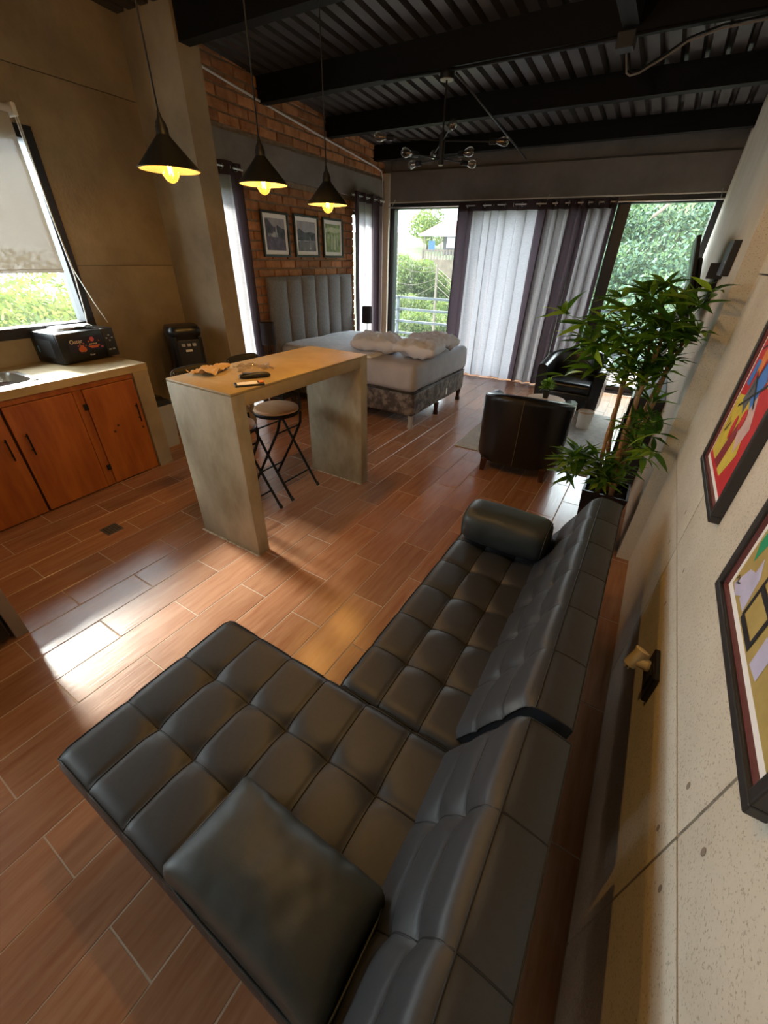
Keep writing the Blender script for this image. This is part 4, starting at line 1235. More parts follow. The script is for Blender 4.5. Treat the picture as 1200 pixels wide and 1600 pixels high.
# three framed photographs
def photo_mat(name, dark, light, seed, warm=(1, 1, 1)):
    m, nt, out = new_mat(name)
    b = N(nt, 'ShaderNodeBsdfPrincipled'); b.inputs['Roughness'].default_value = 0.35
    nt.links.new(b.outputs[0], out.inputs[0])
    tc = N(nt, 'ShaderNodeTexCoord')
    nz = N(nt, 'ShaderNodeTexNoise'); nz.inputs['Scale'].default_value = 14; nz.inputs['Detail'].default_value = 8
    mp = N(nt, 'ShaderNodeMapping'); mp.inputs['Location'].default_value = (seed, seed * 2, 0)
    nt.links.new(tc.outputs['Object'], mp.inputs[0]); nt.links.new(mp.outputs[0], nz.inputs['Vector'])
    rp = N(nt, 'ShaderNodeValToRGB')
    rp.color_ramp.elements[0].position = 0.35; rp.color_ramp.elements[1].position = 0.68
    rp.color_ramp.elements[0].color = (*dark, 1); rp.color_ramp.elements[1].color = (*light, 1)
    nt.links.new(nz.outputs[0], rp.inputs[0]); nt.links.new(rp.outputs[0], b.inputs['Base Color'])
photo_mat('ph_trees', (0.010, 0.008, 0.014), (0.10, 0.085, 0.11), 1.0)
photo_mat('ph_sky', (0.30, 0.28, 0.32), (0.44, 0.42, 0.46), 2.0)
photo_mat('ph_road', (0.05, 0.035, 0.06), (0.15, 0.11, 0.16), 3.0)
photo_mat('ph_people', (0.12, 0.11, 0.13), (0.60, 0.58, 0.60), 4.0)
photo_mat('ph_water', (0.10, 0.09, 0.10), (0.22, 0.20, 0.22), 5.0)
photo_mat('ph_g1', (0.09, 0.13, 0.03), (0.32, 0.38, 0.14), 6.0)
photo_mat('ph_g2', (0.34, 0.38, 0.20), (0.58, 0.60, 0.42), 7.0)
PHM = ['ph_trees', 'ph_sky', 'ph_road', 'ph_people', 'ph_water', 'ph_g1', 'ph_g2', 'paper_white']
def photo(y0, y1, z0, z1, label, pieces):
    X = FL(BW)
    c = X @ Vector((0.01, (y0 + y1) / 2, z0))
    t = thing('framed_photograph', label, 'picture', tuple(c), group='framed photographs over the headboard')
    fw = 0.024
    for (a, b, c_, d) in ((y0, y1, z0, z0 + fw), (y0, y1, z1 - fw, z1), (y0, y0 + fw, z0 + fw, z1 - fw), (y1 - fw, y1, z0 + fw, z1 - fw)):
        put('frame_bar', MB(X).bbox(0.008, 0.034, a, b, c_, d, 0.003), 'frame_green', t)
    put('mat_board', MB(X).box(0.010, 0.018, y0 + fw, y1 - fw, z0 + fw, z1 - fw), 'paper_white', t)
    mw_ = 0.042
    a, b, c_, d = y0 + fw + mw_, y1 - fw - mw_, z0 + fw + mw_, z1 - fw - mw_
    m = MB(X); lev = 0.0186
    for mi, poly in pieces:
        m.cur = mi
        m.add([(lev, a + p[0] * (b - a), c_ + p[1] * (d - c_)) for p in poly], [tuple(range(len(poly)))])
        lev += 0.0002
    put('print', m, PHM, t)
FULL = [(0, 0), (1, 0), (1, 1), (0, 1)]
photo(-0.085, 0.375, 1.658, 2.098, 'framed dark photograph of a road and trees, leftmost over the headboard', [(1, FULL), (0, [(0, .35), (1, .3), (1, .68), (.8, .72), (.62, .8), (.45, .72), (.3, .82), (.12, .98), (0, .95)]), (2, [(0, 0), (1, 0), (1, .34), (.55, .44), (0, .42)]), (3, [(.1, .42), (.62, .42), (.6, .55), (.4, .6), (.35, .52), (.1, .54)]), (3, [(.5, .55), (.58, .55), (.57, .78), (.53, .8)])])
photo(0.478, 0.975, 1.660, 2.104, 'framed grey photograph of a lake and hills, middle of the three', [(1, FULL), (0, [(0, .36), (1, .36), (1, .62), (.7, .66), (.4, .62), (.12, .76), (0, .7)]), (4, [(0, 0), (1, 0), (1, .36), (0, .36)]), (3, [(0, .33), (1, .34), (1, .37), (0, .36)]), (3, [(.62, .06), (.72, .06), (.70, .5), (.66, .5)])])
photo(1.072, 1.548, 1.660, 2.108, 'framed green tinted photograph of standing people, nearest the corner', [(5, FULL), (6, [(0, .7), (.3, .74), (.6, .68), (1, .74), (1, .86), (.4, .9), (0, .84)]), (6, [(.34, .1), (.44, .08), (.5, .55), (.42, .66), (.36, .58)]), (6, [(.52, .1), (.66, .06), (.70, .56), (.62, .68), (.54, .6)]), (6, [(.76, .2), (.84, .18), (.86, .58), (.8, .66), (.75, .58)]), (6, [(.1, .5), (.26, .46), (.3, .6), (.14, .66)])])

# ---------------------------------------------------------------- curtains on grommet rods
def curtain(name, label, X, along, a0, a1, z0, z1, off, folds, amp, group, phase=0.0, slant=0.0, dimmed=False, bands=()):
    """along: 'x' (back wall, room side is -y) or 'y' (left wall, room side is +x)"""
    sgn = -1 if along == 'x' else 1
    t = thing(name, label, 'curtain', tuple(X @ (Vector(((a0 + a1) / 2, sgn * off, 0)) if along == 'x' else Vector((sgn * off, (a0 + a1) / 2, 0)))), group=group)
    rnd = random.Random(int(abs(a0) * 1000))
    ws = [rnd.uniform(0.75, 1.3) for _ in range(folds)]
    tot = sum(ws); acc = [0]
    for q in ws: acc.append(acc[-1] + q / tot)
    def ph(u):
        for i in range(folds):
            if u <= acc[i + 1] + 1e-9: return i + (u - acc[i]) / (acc[i + 1] - acc[i])
        return folds
    def f(u, v):
        z = z0 + (z1 - z0) * v
        p = ph(u) * 2 * PI + phase
        k = amp * (1.0 + 0.35 * (1 - v)) * (1 + 0.25 * noise.noise(Vector((u * 6, v * 1.3, a0))))
        d = off + math.sin(p) * k + 0.012 * noise.noise(Vector((u * 9, v * 3, a0 + 5)))
        a = a0 + (a1 - a0) * (u + 0.018 * math.sin(p * 2 + 1) + 0.02 * (1 - v) * noise.noise(Vector((u * 4, v * 2, 9)))) + slant * (1 - v)
        return (a, sgn * d, z) if along == 'x' else (sgn * d, a, z)
    cuts = sorted({0.0, 1.0, *[q for b_ in bands for q in b_]})
    for c0, c1 in zip(cuts, cuts[1:]):
        pl_ = any(b_[0] <= c0 + 1e-6 and b_[1] >= c1 - 1e-6 for b_ in bands)
        nn = max(6, int(folds * 18 * (c1 - c0)))
        put('side_band' if pl_ else 'fabric', MB(X).grid(lambda u, v: f(c0 + (c1 - c0) * u, v), nn, 26), 'curtain_shaded' if pl_ else 'curtain', t, smooth=True)  # strips without backlight get their shade as a darker cloth colour
    if dimmed:
        def g(u, v):
            p = f(u, v)
            return (p[0], p[1] - sgn * 0.012, p[2]) if along == 'x' else (p[0] - sgn * 0.012, p[1], p[2])
        put('lining', MB(X).grid(g, folds * 18, 26), 'curtain_lining', t, smooth=True)  # extra sheet added on the glass side to cut the backlight
    # doubled header
    def h(u, v):
        p = f(u, 0.955 + 0.045 * v)
        return (p[0], p[1] + sgn * 0.004, p[2]) if along == 'x' else (p[0] + sgn * 0.004, p[1], p[2])
    put('header', MB(X).grid(h, folds * 18, 3), 'curtain_shaded', t, smooth=True)
    for i in range(folds * 2):
        u = (i + 0.5) / (folds * 2)
        p = Vector(f(u, (z1 - 0.045 - z0) / (z1 - z0)))
        p[1 if along == 'x' else 0] = sgn * off
        m = MB(X)
        ring = []
        for k in range(17):
            c, s = math.cos(2 * PI * k / 16) * 0.024, math.sin(2 * PI * k / 16) * 0.024
            ring.append(p + (Vector((0.2 * c, c, s)) if along == 'x' else Vector((c, 0.2 * c, s))))
        m.tube(ring, 0.004, 6, cap=False)
        put('grommet', m, 'steel', t, smooth=True)
    return t
GC = 'grommet curtains of the glass doors'
curtain('curtain', 'mauve grey curtain panel backlit white, left one on the glass doors', FB, 'x', -0.985, 0.275, 0.02, 2.375, 0.11, 5, 0.030, GC, bands=((0.0, 0.19), (0.90, 1.0)))
curtain('curtain', 'mauve grey curtain panel bunched in the middle of the glass doors', FB, 'x', 0.285, 0.76, 0.02, 2.375, 0.12, 3, 0.050, GC, 1.0, -0.03, True, ((0.0, 0.06), (0.60, 1.0)))
curtain('curtain', 'mauve grey curtain panel beside the right hand pane behind the far armchair', FB, 'x', 0.765, 1.15, 0.02, 2.375, 0.12, 3, 0.050, GC, 2.0, -0.02, True, ((0.0, 0.10), (0.84, 1.0)))
curtain('curtain', 'mauve grey curtain beside the concrete column, backlit by a narrow window', FL(BW), 'y', -0.965, -0.375, 0.02, 2.43, 0.10, 3, 0.030, 'curtains on the brick wall', bands=((0.08, 0.30), (0.74, 1.0)))
curtain('curtain', 'mauve grey curtain in the far corner beside the headboard', FL(BW), 'y', 1.74, 2.55, 0.02, 2.45, 0.10, 4, 0.030, 'curtains on the brick wall', bands=((0.0, 0.14), (0.56, 0.88)))
def rod(X, p, q, label):
    t = thing('curtain_rod', label, 'curtain rod', tuple(X @ Vector(p)), group='curtain rods')
    put('pole', MB(X).tube([p, q], 0.010, 10), 'steel', t, smooth=True, angle=40)
    for e in (p, q):
        put('finial', MB(X @ Matrix.Translation(e)).lathe([(0, -0.016), (0.012, -0.011), (0.016, 0), (0.012, 0.011), (0, 0.016)], n=12), 'steel', t, smooth=True)
    return t
rd = rod(FB, (-2.10, -0.11, 2.335), (2.25, -0.11, 2.335), 'long thin steel curtain rod above the glass doors')
for x in (-2.05, 0.27, 2.2):
    put('bracket', MB(FB).tube([(x, 0.0, 2.44), (x, -0.10, 2.36), (x, -0.11, 2.335)], 0.005, 6), 'steel', rd)
rod(FL(BW), (0.10, -0.90, 2.385), (0.10, -0.36, 2.385), 'short steel curtain rod beside the column')
rod(FL(BW), (0.10, 1.70, 2.405), (0.10, 2.60, 2.405), 'short steel curtain rod in the far corner')

# ---------------------------------------------------------------- tub armchairs
def make_tub():
    t = thing('tub_armchair', 'black leather tub armchair', 'armchair')
    hw, yf, yr = 0.385, -0.32, 0.34      # faces -y
    rc = 0.36
    path = []
    n1, n2 = 6, 26
    for i in range(n1): path.append((-hw, yf + (yr - rc - yf) * i / n1, -1, 0))
    for i in range(n2 + 1):
        a = PI - PI * i / n2
        c, s = math.cos(a), math.sin(a)
        q = (abs(c) ** 2.3 + abs(s) ** 2.3) ** (-1 / 2.3)
        path.append((c * q * hw, yr - rc + s * q * rc, c, s))
    for i in range(n1 - 1, -1, -1): path.append((hw, yf + (yr - rc - yf) * i / n1, 1, 0))
    def top(y): 
        k = min(1, max(0, (y - yf) / (yr - yf)))
        return 0.60 + 0.135 * (k ** 1.2)
    TH = 0.10
    m = MB(); prof_n = 15
    for (x, y, nx_, ny_) in path:
        l = math.hypot(nx_, ny_); nx_, ny_ = nx_ / l, ny_ / l
        zt = top(y)
        sec = [(-0.030, 0.11), (-0.012, 0.105), (-0.004, 0.13), (0, 0.3), (0.006, 0.5), (0.010, zt - 0.06), (0.006, zt - 0.025), (-0.012, zt - 0.006), (-TH * .5, zt), (-TH * .85, zt - 0.012), (-TH, zt - 0.04), (-TH - .008, 0.52), (-TH - 0.012, 0.40), (-TH - 0.012, 0.2), (-TH, 0.11)]
        for (o_, z) in sec: m.v.append((x + nx_ * o_, y + ny_ * o_, z))
    P_ = len(path); S = prof_n
    for i in range(P_ - 1):
        for j in range(S - 1):
            m.f.append((i * S + j, (i + 1) * S + j, (i + 1) * S + j + 1, i * S + j + 1)); m.mi.append(0)
        m.f.append((i * S + S - 1, (i + 1) * S + S - 1, (i + 1) * S, i * S)); m.mi.append(0)
    m.f.append(tuple(range(S))); m.f.append(tuple((P_ - 1) * S + j for j in range(S))); m.mi += [0, 0]
    put('shell', m, 'leather_chair', t, smooth=True, angle=60, local=True)
    put('seat_cushion', soft_box(-0.272, 0.272, -0.335, 0.215, 0.30, 0.425, 0.045, seed=3, wr=0.004, n=3), 'leather_chair', t, smooth=True, local=True)
    put('front_panel', MB().bbox(-0.275, 0.275, -0.325, 0.20, 0.11, 0.30, 0.01), 'leather_chair', t, smooth=True, angle=30, local=True)
    put('base', MB().bbox(-0.30, 0.30, -0.28, 0.26, 0.095, 0.12, 0.005), 'plastic_matte', t, local=True)
    for sx in (-1, 1):
        for y in (-0.22, 0.27):
            q = MB()
            a0, a1 = 0.018, 0.028
            cx, cy = sx * 0.262, y
            q.add([(cx + ex * a0 + sx * .006, cy + ey * a0 + (0.008 if y > 0 else -.008), 0.0) for ex, ey in ((-1, -1), (1, -1), (1, 1), (-1, 1))] + [(cx + ex * a1, cy + ey * a1, 0.115) for ex, ey in ((-1, -1), (1, -1), (1, 1), (-1, 1))],
                  [(3, 2, 1, 0), (4, 5, 6, 7)] + [(k, (k + 1) % 4, 4 + (k + 1) % 4, 4 + k) for k in range(4)])
            put('leg', q, 'wood_knot', t, local=True)
    put('back_seam', MB().tube([(0.0, yr + 0.001, 0.12), (0, yr + 0.004, 0.3), (0, yr + 0.010, 0.5), (0, yr + 0.014, 0.675), (0, yr + 0.008, 0.712)], 0.0028, 6), 'stitch', t, smooth=True, local=True)
    rim_ = [(x * 1.0 + nx_ * 0.0, y + ny_ * 0.0, top(y) - 0.024) for (x, y, nx_, ny_) in path]
    put('rim_piping', MB().tube([(x + nx_ * 0.006, y + ny_ * 0.006, top(y) - 0.024) for (x, y, nx_, ny_) in path], 0.004, 6), 'leather_chair', t, smooth=True, local=True)
    return t
tc1 = make_tub()
tc1.location = (-0.755, 3.735, 0.0)
tc1.rotation_euler = (0, 0, PI + 0.10)
tag(tc1, 'black leather tub armchair seen from behind, nearer the sofa', 'armchair', 'black tub armchairs')
tc2 = copy_tree(tc1)
tc2.location = (-0.68, 5.78, 0.008)
tc2.rotation_euler = (0, 0, -0.05)
tag(tc2, 'black leather tub armchair facing the camera near the glass doors', 'armchair', 'black tub armchairs')

# rug, side table, little plant, white bin
rg = MB(Matrix.Translation((-0.75, 4.82, 0)) @ Matrix.Rotation(0.012, 4, 'Z'))
rg.grid(lambda u, v: (-0.70 + 1.40 * u, -1.0 + 2.0 * v, 0.0075 + 0.0015 * noise.noise(Vector((u * 40, v * 50, 0)))), 40, 50)
rg.box(-0.70, 0.70, -1.0, 1.0, 0.0, 0.007)
ru = put('rug', rg, 'rug')
tag(ru, 'pale grey rug under the armchairs and side table', 'rug')
tb = thing('side_table', 'small round wooden side table between the two armchairs', 'table', (-0.72, 4.33, 0.009))
put('table_top', MB().lathe([(0.165, 0.475), (0.186, 0.482), (0.190, 0.492), (0.186, 0.502), (0.0, 0.505)], (-0.72, 4.33, 0), 40), 'table_wood', tb, smooth=True, angle=40)
for k in range(3):
    a = 2 * PI * k / 3 + 0.5
    put('leg', MB().tube([(-0.72 + 0.09 * math.cos(a), 4.33 + 0.09 * math.sin(a), 0.48), (-0.72 + 0.17 * math.cos(a), 4.33 + 0.17 * math.sin(a), 0.009)], [0.014, 0.010], 10), 'plastic_white', tb, smooth=True, angle=40)
pp_ = thing('potted_plant', 'little green plant in a black cup on the side table', 'plant', (-0.735, 4.36, 0.505))
put('pot', MB().lathe([(0.026, 0.505), (0.037, 0.575), (0.033, 0.575), (0.030, 0.565), (0, 0.565)], (-0.735, 4.36, 0), 20), 'pot_black', pp_, smooth=True, angle=40)
rs = random.Random(11)
m = MB()
def leaf_poly(m, p, d, l, wdt, up=Vector((0, 0, 1))):
    d = d.normalized(); s = d.cross(up)
    if s.length < 1e-3: s = Vector((1, 0, 0))
    s.normalize(); n = s.cross(d)
    m.add([p, p + d * l * .45 + s * wdt / 2 + n * wdt * .18, p + d * l - n * l * .10, p + d * l * .45 - s * wdt / 2 + n * wdt * .18, p + d * l * .5], [(0, 1, 4), (1, 2, 4), (2, 3, 4), (3, 0, 4)])
for k in range(420):
    a, e = rs.uniform(0, 2 * PI), rs.uniform(-0.2, 1.5)
    d = Vector((math.cos(a) * math.cos(e), math.sin(a) * math.cos(e), math.sin(e)))
    p = Vector((-0.735, 4.36, 0.60)) + d * rs.uniform(0.01, 0.068) + Vector((0, 0, rs.uniform(0, 0.025)))
    m.cur = rs.choice((0, 1, 1))
    leaf_poly(m, p, d + Vector((rs.uniform(-.5, .5), rs.uniform(-.5, .5), rs.uniform(-.3, .5))), rs.uniform(.022, .04), .014)
o = put('foliage', m, ['leaf_mid', 'leaf_light'], pp_); o['kind'] = 'stuff'
wb_ = thing('white_basket', 'small white tub with a wooden rim between the armchairs', 'basket', (-0.38, 5.18, 0.009))
put('body', MB().lathe([(0.07, 0.009), (0.085, 0.20), (0.08, 0.205), (0.066, 0.02), (0, 0.02)], (-0.38, 5.18, 0), 24), 'plastic_white', wb_, smooth=True, angle=40)
put('rim', MB().lathe([(0.084, 0.195), (0.090, 0.2), (0.088, 0.212), (0.080, 0.21)], (-0.38, 5.18, 0), 24, capb=False, capt=False), 'table_wood', wb_, smooth=True)

# ---------------------------------------------------------------- bamboo plant in a square pot
bp = thing('bamboo_plant', 'tall leafy bamboo plant in a square black pot behind the sofa', 'plant', (0.05, 2.735, 0))
PC = (0.05, 2.735)
m = MB()
def sq_ring(h, z): return [(PC[0] + sx * h, PC[1] + sy * h, z) for sx, sy in ((-1, -1), (1, -1), (1, 1), (-1, 1))]
rings = [sq_ring(0.095, 0), sq_ring(0.130, 0.43), sq_ring(0.134, 0.45), sq_ring(0.120, 0.45), sq_ring(0.116, 0.40)]
for R in rings: m.v += R
for i in range(4):
    for k in range(4):
        m.f.append((i * 4 + k, i * 4 + (k + 1) % 4, (i + 1) * 4 + (k + 1) % 4, (i + 1) * 4 + k)); m.mi.append(0)
m.f.append((3, 2, 1, 0)); m.mi.append(0)
put('pot', m, 'pot_black', bp)
put('soil', MB().grid(lambda u, v: (PC[0] - 0.118 + 0.236 * u, PC[1] - 0.118 + 0.236 * v, 0.405 + 0.012 * noise.noise(Vector((u * 6, v * 6, 0)))), 10, 10), 'soil', bp)
rs = random.Random(21)
canes = []
for (bx, by, tx, ty, h, r) in ((-0.03, -0.02, -0.16, 0.03, 1.30, 0.013), (0.0, 0.03, -0.03, 0.0, 1.50, 0.015), (0.03, -0.03, -0.02, -0.06, 1.42, 0.015), (0.05, 0.02, 0.06, 0.04, 1.46, 0.014), (0.02, 0.06, 0.10, 0.05, 1.35, 0.012), (-0.05, 0.04, -0.10, 0.10, 1.40, 0.012)):
    p0 = Vector((PC[0] + bx, PC[1] + by, 0.40)); p1 = Vector((PC[0] + tx, PC[1] + ty, h))
    pts, rad = [], []
    nseg = 7
    for i in range(nseg * 3 + 1):
        t = i / (nseg * 3)
        q = p0.lerp(p1, t) + Vector((0.02 * math.sin(t * 5 + bx * 90), 0.02 * math.sin(t * 4 + by * 80), 0))
        pts.append(q); rad.append(r * (1 - 0.45 * t) * (1.28 if i % 3 == 0 else 1.0))
    put('cane', MB().tube(pts, rad, 8), 'cane', bp, smooth=True)
    canes.append(pts)
leaf_var = []
for v in range(4):
    for mn in ('leaf_dark', 'leaf_mid', 'leaf_light'):
        q = MB(); l, wd_l = 1.0, 0.17 + 0.025 * v
        st_ = []
        for i in range(6):
            t = i / 5
            wv = math.sin(PI * min(1, t * 1.0) ** 0.75) * wd_l / 2 if 0 < t < 1 else 0.004
            z = -0.16 * t * t * (1 + 0.4 * v) + 0.02
            st_.append((t, wv, z))
        vs = []
        for t, wv, z in st_: vs += [(t, -wv, z + wv * 0.35), (t, 0, z), (t, wv, z + wv * 0.35)]
        fs = []
        for i in range(5):
            a = i * 3
            fs += [(a, a + 3, a + 4, a + 1), (a + 1, a + 4, a + 5, a + 2)]
        q.add(vs, fs)
        leaf_var.append((mn, q.mesh('leaf', mn, smooth=True)))
clusters = []
def ell(c, r, n, k):
    for _ in range(n):
        while True:
            d = Vector((rs.uniform(-1, 1), rs.uniform(-1, 1), rs.uniform(-1, 1)))
            if d.length < 1: break
        clusters.append((Vector(c) + Vector((d.x * r[0], d.y * r[1], d.z * r[2])), k))
for c in ((-0.44, 2.62, 1.44), (-0.33, 2.60, 1.40), (-0.36, 2.60, 1.12), (-0.22, 2.6, 1.18), (-0.20, 2.58, 0.55), (-0.13, 2.62, 0.66), (-0.16, 2.66, 0.50), (0.20, 2.58, 0.90), (0.17, 2.6, 0.74), (0.22, 2.55, 0.80), (-0.08, 2.7, 1.56), (-0.02, 2.72, 1.60), (-0.20, 2.7, 1.53), (0.15, 2.64, 1.52), (0.18, 2.62, 1.58)):
    clusters.append((Vector(c), 7))
ell((-0.06, 2.70, 1.36), (0.30, 0.22, 0.20), 52, 7)
ell((0.04, 2.68, 1.14), (0.17, 0.18, 0.13), 20, 7)
ell((-0.05, 2.66, 0.60), (0.17, 0.14, 0.13), 20, 7)
ell((0.12, 2.66, 0.85), (0.09, 0.12, 0.14), 8, 6)
nl = 0
lrest = MB(); twigs = MB()
LM = ['leaf_dark', 'leaf_mid', 'leaf_light']
for ci, (c, k) in enumerate(clusters):
    c.x = min(c.x, 0.205 if c.y > 2.5 else 0.26)
    cn = min((q for cc in canes for q in cc if q.z < c.z - 0.02 or q.z < 0.55), key=lambda q: (q - c).length)
    mid = cn.lerp(c, 0.55) + Vector((0, 0, 0.03))
    twigs.tube([cn, mid, c], [0.0032, 0.0024, 0.0015], 5)
    out = (c - Vector((PC[0], PC[1], c.z - 0.1))).normalized()
    for j in range(k):
        a = 2 * PI * j / k + rs.uniform(-.3, .3)
        d = out * rs.uniform(0.25, 0.9) + Vector((math.cos(a), math.sin(a), rs.uniform(-0.45, 0.55)))
        d.normalize()
        L_ = rs.uniform(0.12, 0.19)
        tip = c + d * L_
        lim = 0.232 if tip.y > 2.60 else 0.30
        if tip.x > lim - 0.01: d.x = -abs(d.x)
        q = d.to_track_quat('X', 'Z')
        roll = rs.uniform(-0.7, 0.7)
        w3 = (0.42, 0.38, 0.20)
        mi = rs.choices((0, 1, 2), w3)[0]
        if nl < 300:
            o = share('leaf', leaf_var[rs.randrange(4) * 3 + mi][1], bp, c, (q.to_matrix().to_4x4() @ Matrix.Rotation(roll, 4, 'X')).to_euler(), (L_, L_, L_))
        else:
            lrest.cur = mi
            leaf_poly(lrest, c, d, L_, L_ * .22)
        nl += 1
o = put('twig', twigs, 'leaf_mid', bp, smooth=True); o['kind'] = 'stuff'
o = put('leaf_rest', lrest, LM, bp); o['kind'] = 'stuff'

# ---------------------------------------------------------------- television on its arm, box, low cabinet
tv = thing('television', 'black flat television on a swing arm, seen edge-on', 'television', (0.12, 3.85, 1.4))
X = Matrix.Translation((0.115, 3.85, 1.605)) @ Matrix.Rotation(math.radians(-12), 4, 'Y')
put('panel', MB(X).bbox(-0.014, 0.010, -0.42, 0.42, -0.24, 0.24, 0.004), 'plastic_black', tv)
put('back_cover', MB(X).bbox(0.010, 0.040, -0.30, 0.30, -0.18, 0.12, 0.012), 'plastic_matte', tv)
put('screen', MB(X).box(-0.0155, -0.0135, -0.41, 0.41, -0.225, 0.23), 'plastic_black', tv)
put('mount_arm', MB().tube([(0.14, 3.70, 1.58), (0.19, 3.62, 1.58), (0.243, 3.60, 1.58)], 0.014, 8), 'metal_black', tv)
put('mount_plate', MB().bbox(0.228, 0.248, 3.52, 3.66, 1.46, 1.70, 0.003), 'metal_black', tv)
for k in range(2):
    put('cable', MB().tube([(0.15, 3.62 - .05 * k, 1.52), (0.19, 3.6, 1.42 - .04 * k), (0.235, 3.58, 1.50)], 0.003, 6), 'plastic_matte', tv)
bx_ = thing('media_box', 'black media box bracketed on the pier above the television', 'media box', (0.22, 3.2, 1.62))
put('body', MB().bbox(0.212, 0.2475, 3.02, 3.30, 1.64, 1.80, 0.004), 'plastic_matte', bx_)
put('bracket', MB().bbox(0.17, 0.2475, 3.36, 3.375, 1.62, 1.70, 0.002), 'plastic_matte', bx_)
put('light_spot', MB().box(0.2105, 0.213, 3.06, 3.07, 1.70, 1.71), 'plastic_white', bx_)
lc = thing('low_cabinet', 'black low cabinet against the pier behind the bamboo plant', 'cabinet', (0.14, 4.3, 0))
put('body', MB().bbox(0.03, 0.246, 3.75, 4.85, 0.04, 0.80, 0.006), 'plastic_matte', lc)
for k in range(2):
    d = put('cabinet_door', MB().bbox(0.012, 0.03, 3.76 + k * 0.545, 4.295 + k * 0.545, 0.06, 0.78, 0.004), 'plastic_black', lc)
    put('handle', MB().bbox(0.0, 0.012, 4.25 + k * .07, 4.262 + k * .07, 0.38, 0.5, 0.002), 'steel', d)

# ---------------------------------------------------------------- pendants over the bar
def make_pendant():
    t = thing('pendant_lamp', 'pendant', 'lamp')
    # z=0 at rim
    put('lamp_shade', MB().lathe([(0.124, 0.0), (0.127, 0.004), (0.032, 0.108), (0.026, 0.116)], n=40, capb=False, capt=False), 'metal_black', t, smooth=True, angle=40, local=True)
    put('shade_lining', MB().lathe([(0.1225, 0.001), (0.029, 0.106), (0.0, 0.109)], n=40, capb=False, capt=False), 'shade_inner', t, smooth=True, angle=40, local=True)
    put('socket_cap', MB().lathe([(0.025, 0.113), (0.025, 0.140), (0.021, 0.145), (0.021, 0.152), (0.010, 0.170), (0.005, 0.192)], n=20, capb=False), 'metal_black', t, smooth=True, angle=40, local=True)
    put('cord', MB().tube([(0, 0, 0.185), (0, 0, 1.25)], 0.0035, 6), 'metal_black', t, smooth=True, local=True)
    put('socket', MB().lathe([(0.019, 0.06), (0.019, 0.108)], n=16), 'metal_black', t, smooth=True, angle=40, local=True)
    b = put('bulb', MB().lathe([(0.014, 0.062), (0.020, 0.048), (0.033, 0.022), (0.037, 0.0), (0.034, -0.016), (0.022, -0.034), (0.010, -0.041), (0.0, -0.043)], n=24, capb=False), 'bulb_amber', t, smooth=True, local=True)
    put('filament', MB().tube([(-0.010, 0, 0.035), (-0.014, 0.004, -0.012), (-0.003, -0.008, 0.02), (0.003, 0.008, -0.015), (0.013, -0.004, 0.02), (0.010, 0, 0.038)], 0.0022, 6), 'filament', b, smooth=True, local=True)
    return t
pd = make_pendant()
for i, (x, y, z, lab) in enumerate(((-2.0, 1.435, 1.985, 'black cone pendant lamp nearest the camera over the bar'), (-2.0, 1.985, 1.998, 'black cone pendant lamp in the middle of three over the bar'), (-2.0, 2.525, 1.958, 'black cone pendant lamp furthest along, in front of the brick wall'))):
    o = pd if i == 0 else copy_tree(pd)
    o.location = (x, y, z)
    tag(o, lab, 'lamp', 'cone pendants over the bar')
    ld = bpy.data.lights.new('bulb_light', 'POINT'); ld.energy = 3.2; ld.color = (1.0, 0.62, 0.28); ld.shadow_soft_size = 0.012
    lo = bpy.data.objects.new('bulb_light', ld); COL.objects.link(lo); lo.parent = o; lo.location = (0, 0, -0.005)
# warm ceiling bulb over the sofa (above the picture): throws the sofa's shadow on the concrete wall
cb = thing('ceiling_bulb', 'warm bare ceiling bulb hanging over the sofa above the picture', 'lamp', (-0.97, 1.03, 2.58))
put('rose', MB().lathe([(0.05, 3.29), (0.055, 3.30), (0.055, 3.335)], (-0.97, 1.03, 0), 20), 'metal_black', cb, smooth=True, angle=40)
put('cord', MB().tube([(-0.97, 1.03, 2.69), (-0.97, 1.03, 3.30)], 0.0035, 6), 'metal_black', cb, smooth=True)
put('socket', MB().lathe([(0.019, 2.63), (0.019, 2.695)], (-0.97, 1.03, 0), 16), 'metal_black', cb, smooth=True, angle=40)
put('bulb', MB().lathe([(0.014, 2.635), (0.020, 2.62), (0.032, 2.595), (0.030, 2.57), (0.014, 2.556), (0.0, 2.553)], (-0.97, 1.03, 0), 20, capb=False), 'bulb_amber', cb, smooth=True)
ld = bpy.data.lights.new('bulb_light', 'POINT'); ld.energy = 18.0; ld.color = (1.0, 0.70, 0.40); ld.shadow_soft_size = 0.025
lo = bpy.data.objects.new('bulb_light', ld); COL.objects.link(lo); lo.parent = cb; lo.location = (0, 0, 0.01)

# chandelier
cx, cy = -2.04, 4.20
cd_ = thing('chandelier', 'black branched chandelier with eight clear bulbs under the roof beam', 'chandelier', (cx, cy, 2.38))
put('canopy', MB().lathe([(0.058, 2.915), (0.060, 2.93), (0.060, 2.965), (0.052, 2.975)], (cx, cy, 0), 28), 'metal_black', cd_, smooth=True, angle=40)
put('canopy_disc', MB().lathe([(0.052, 2.911), (0.056, 2.916)], (cx, cy, 0), 28), 'shade_inner', cd_)
put('stem', MB().tube([(cx, cy, 2.92), (cx, cy, 2.60)], 0.008, 10), 'metal_black', cd_, smooth=True, angle=40)
put('body', MB().lathe([(0.024, 2.385), (0.026, 2.39), (0.026, 2.585), (0.012, 2.60)], (cx, cy, 0), 20), 'metal_black', cd_, smooth=True, angle=40)
put('end_cap', MB().lathe([(0.020, 2.380), (0.024, 2.386)], (cx, cy, 0), 20), 'shade_inner', cd_)
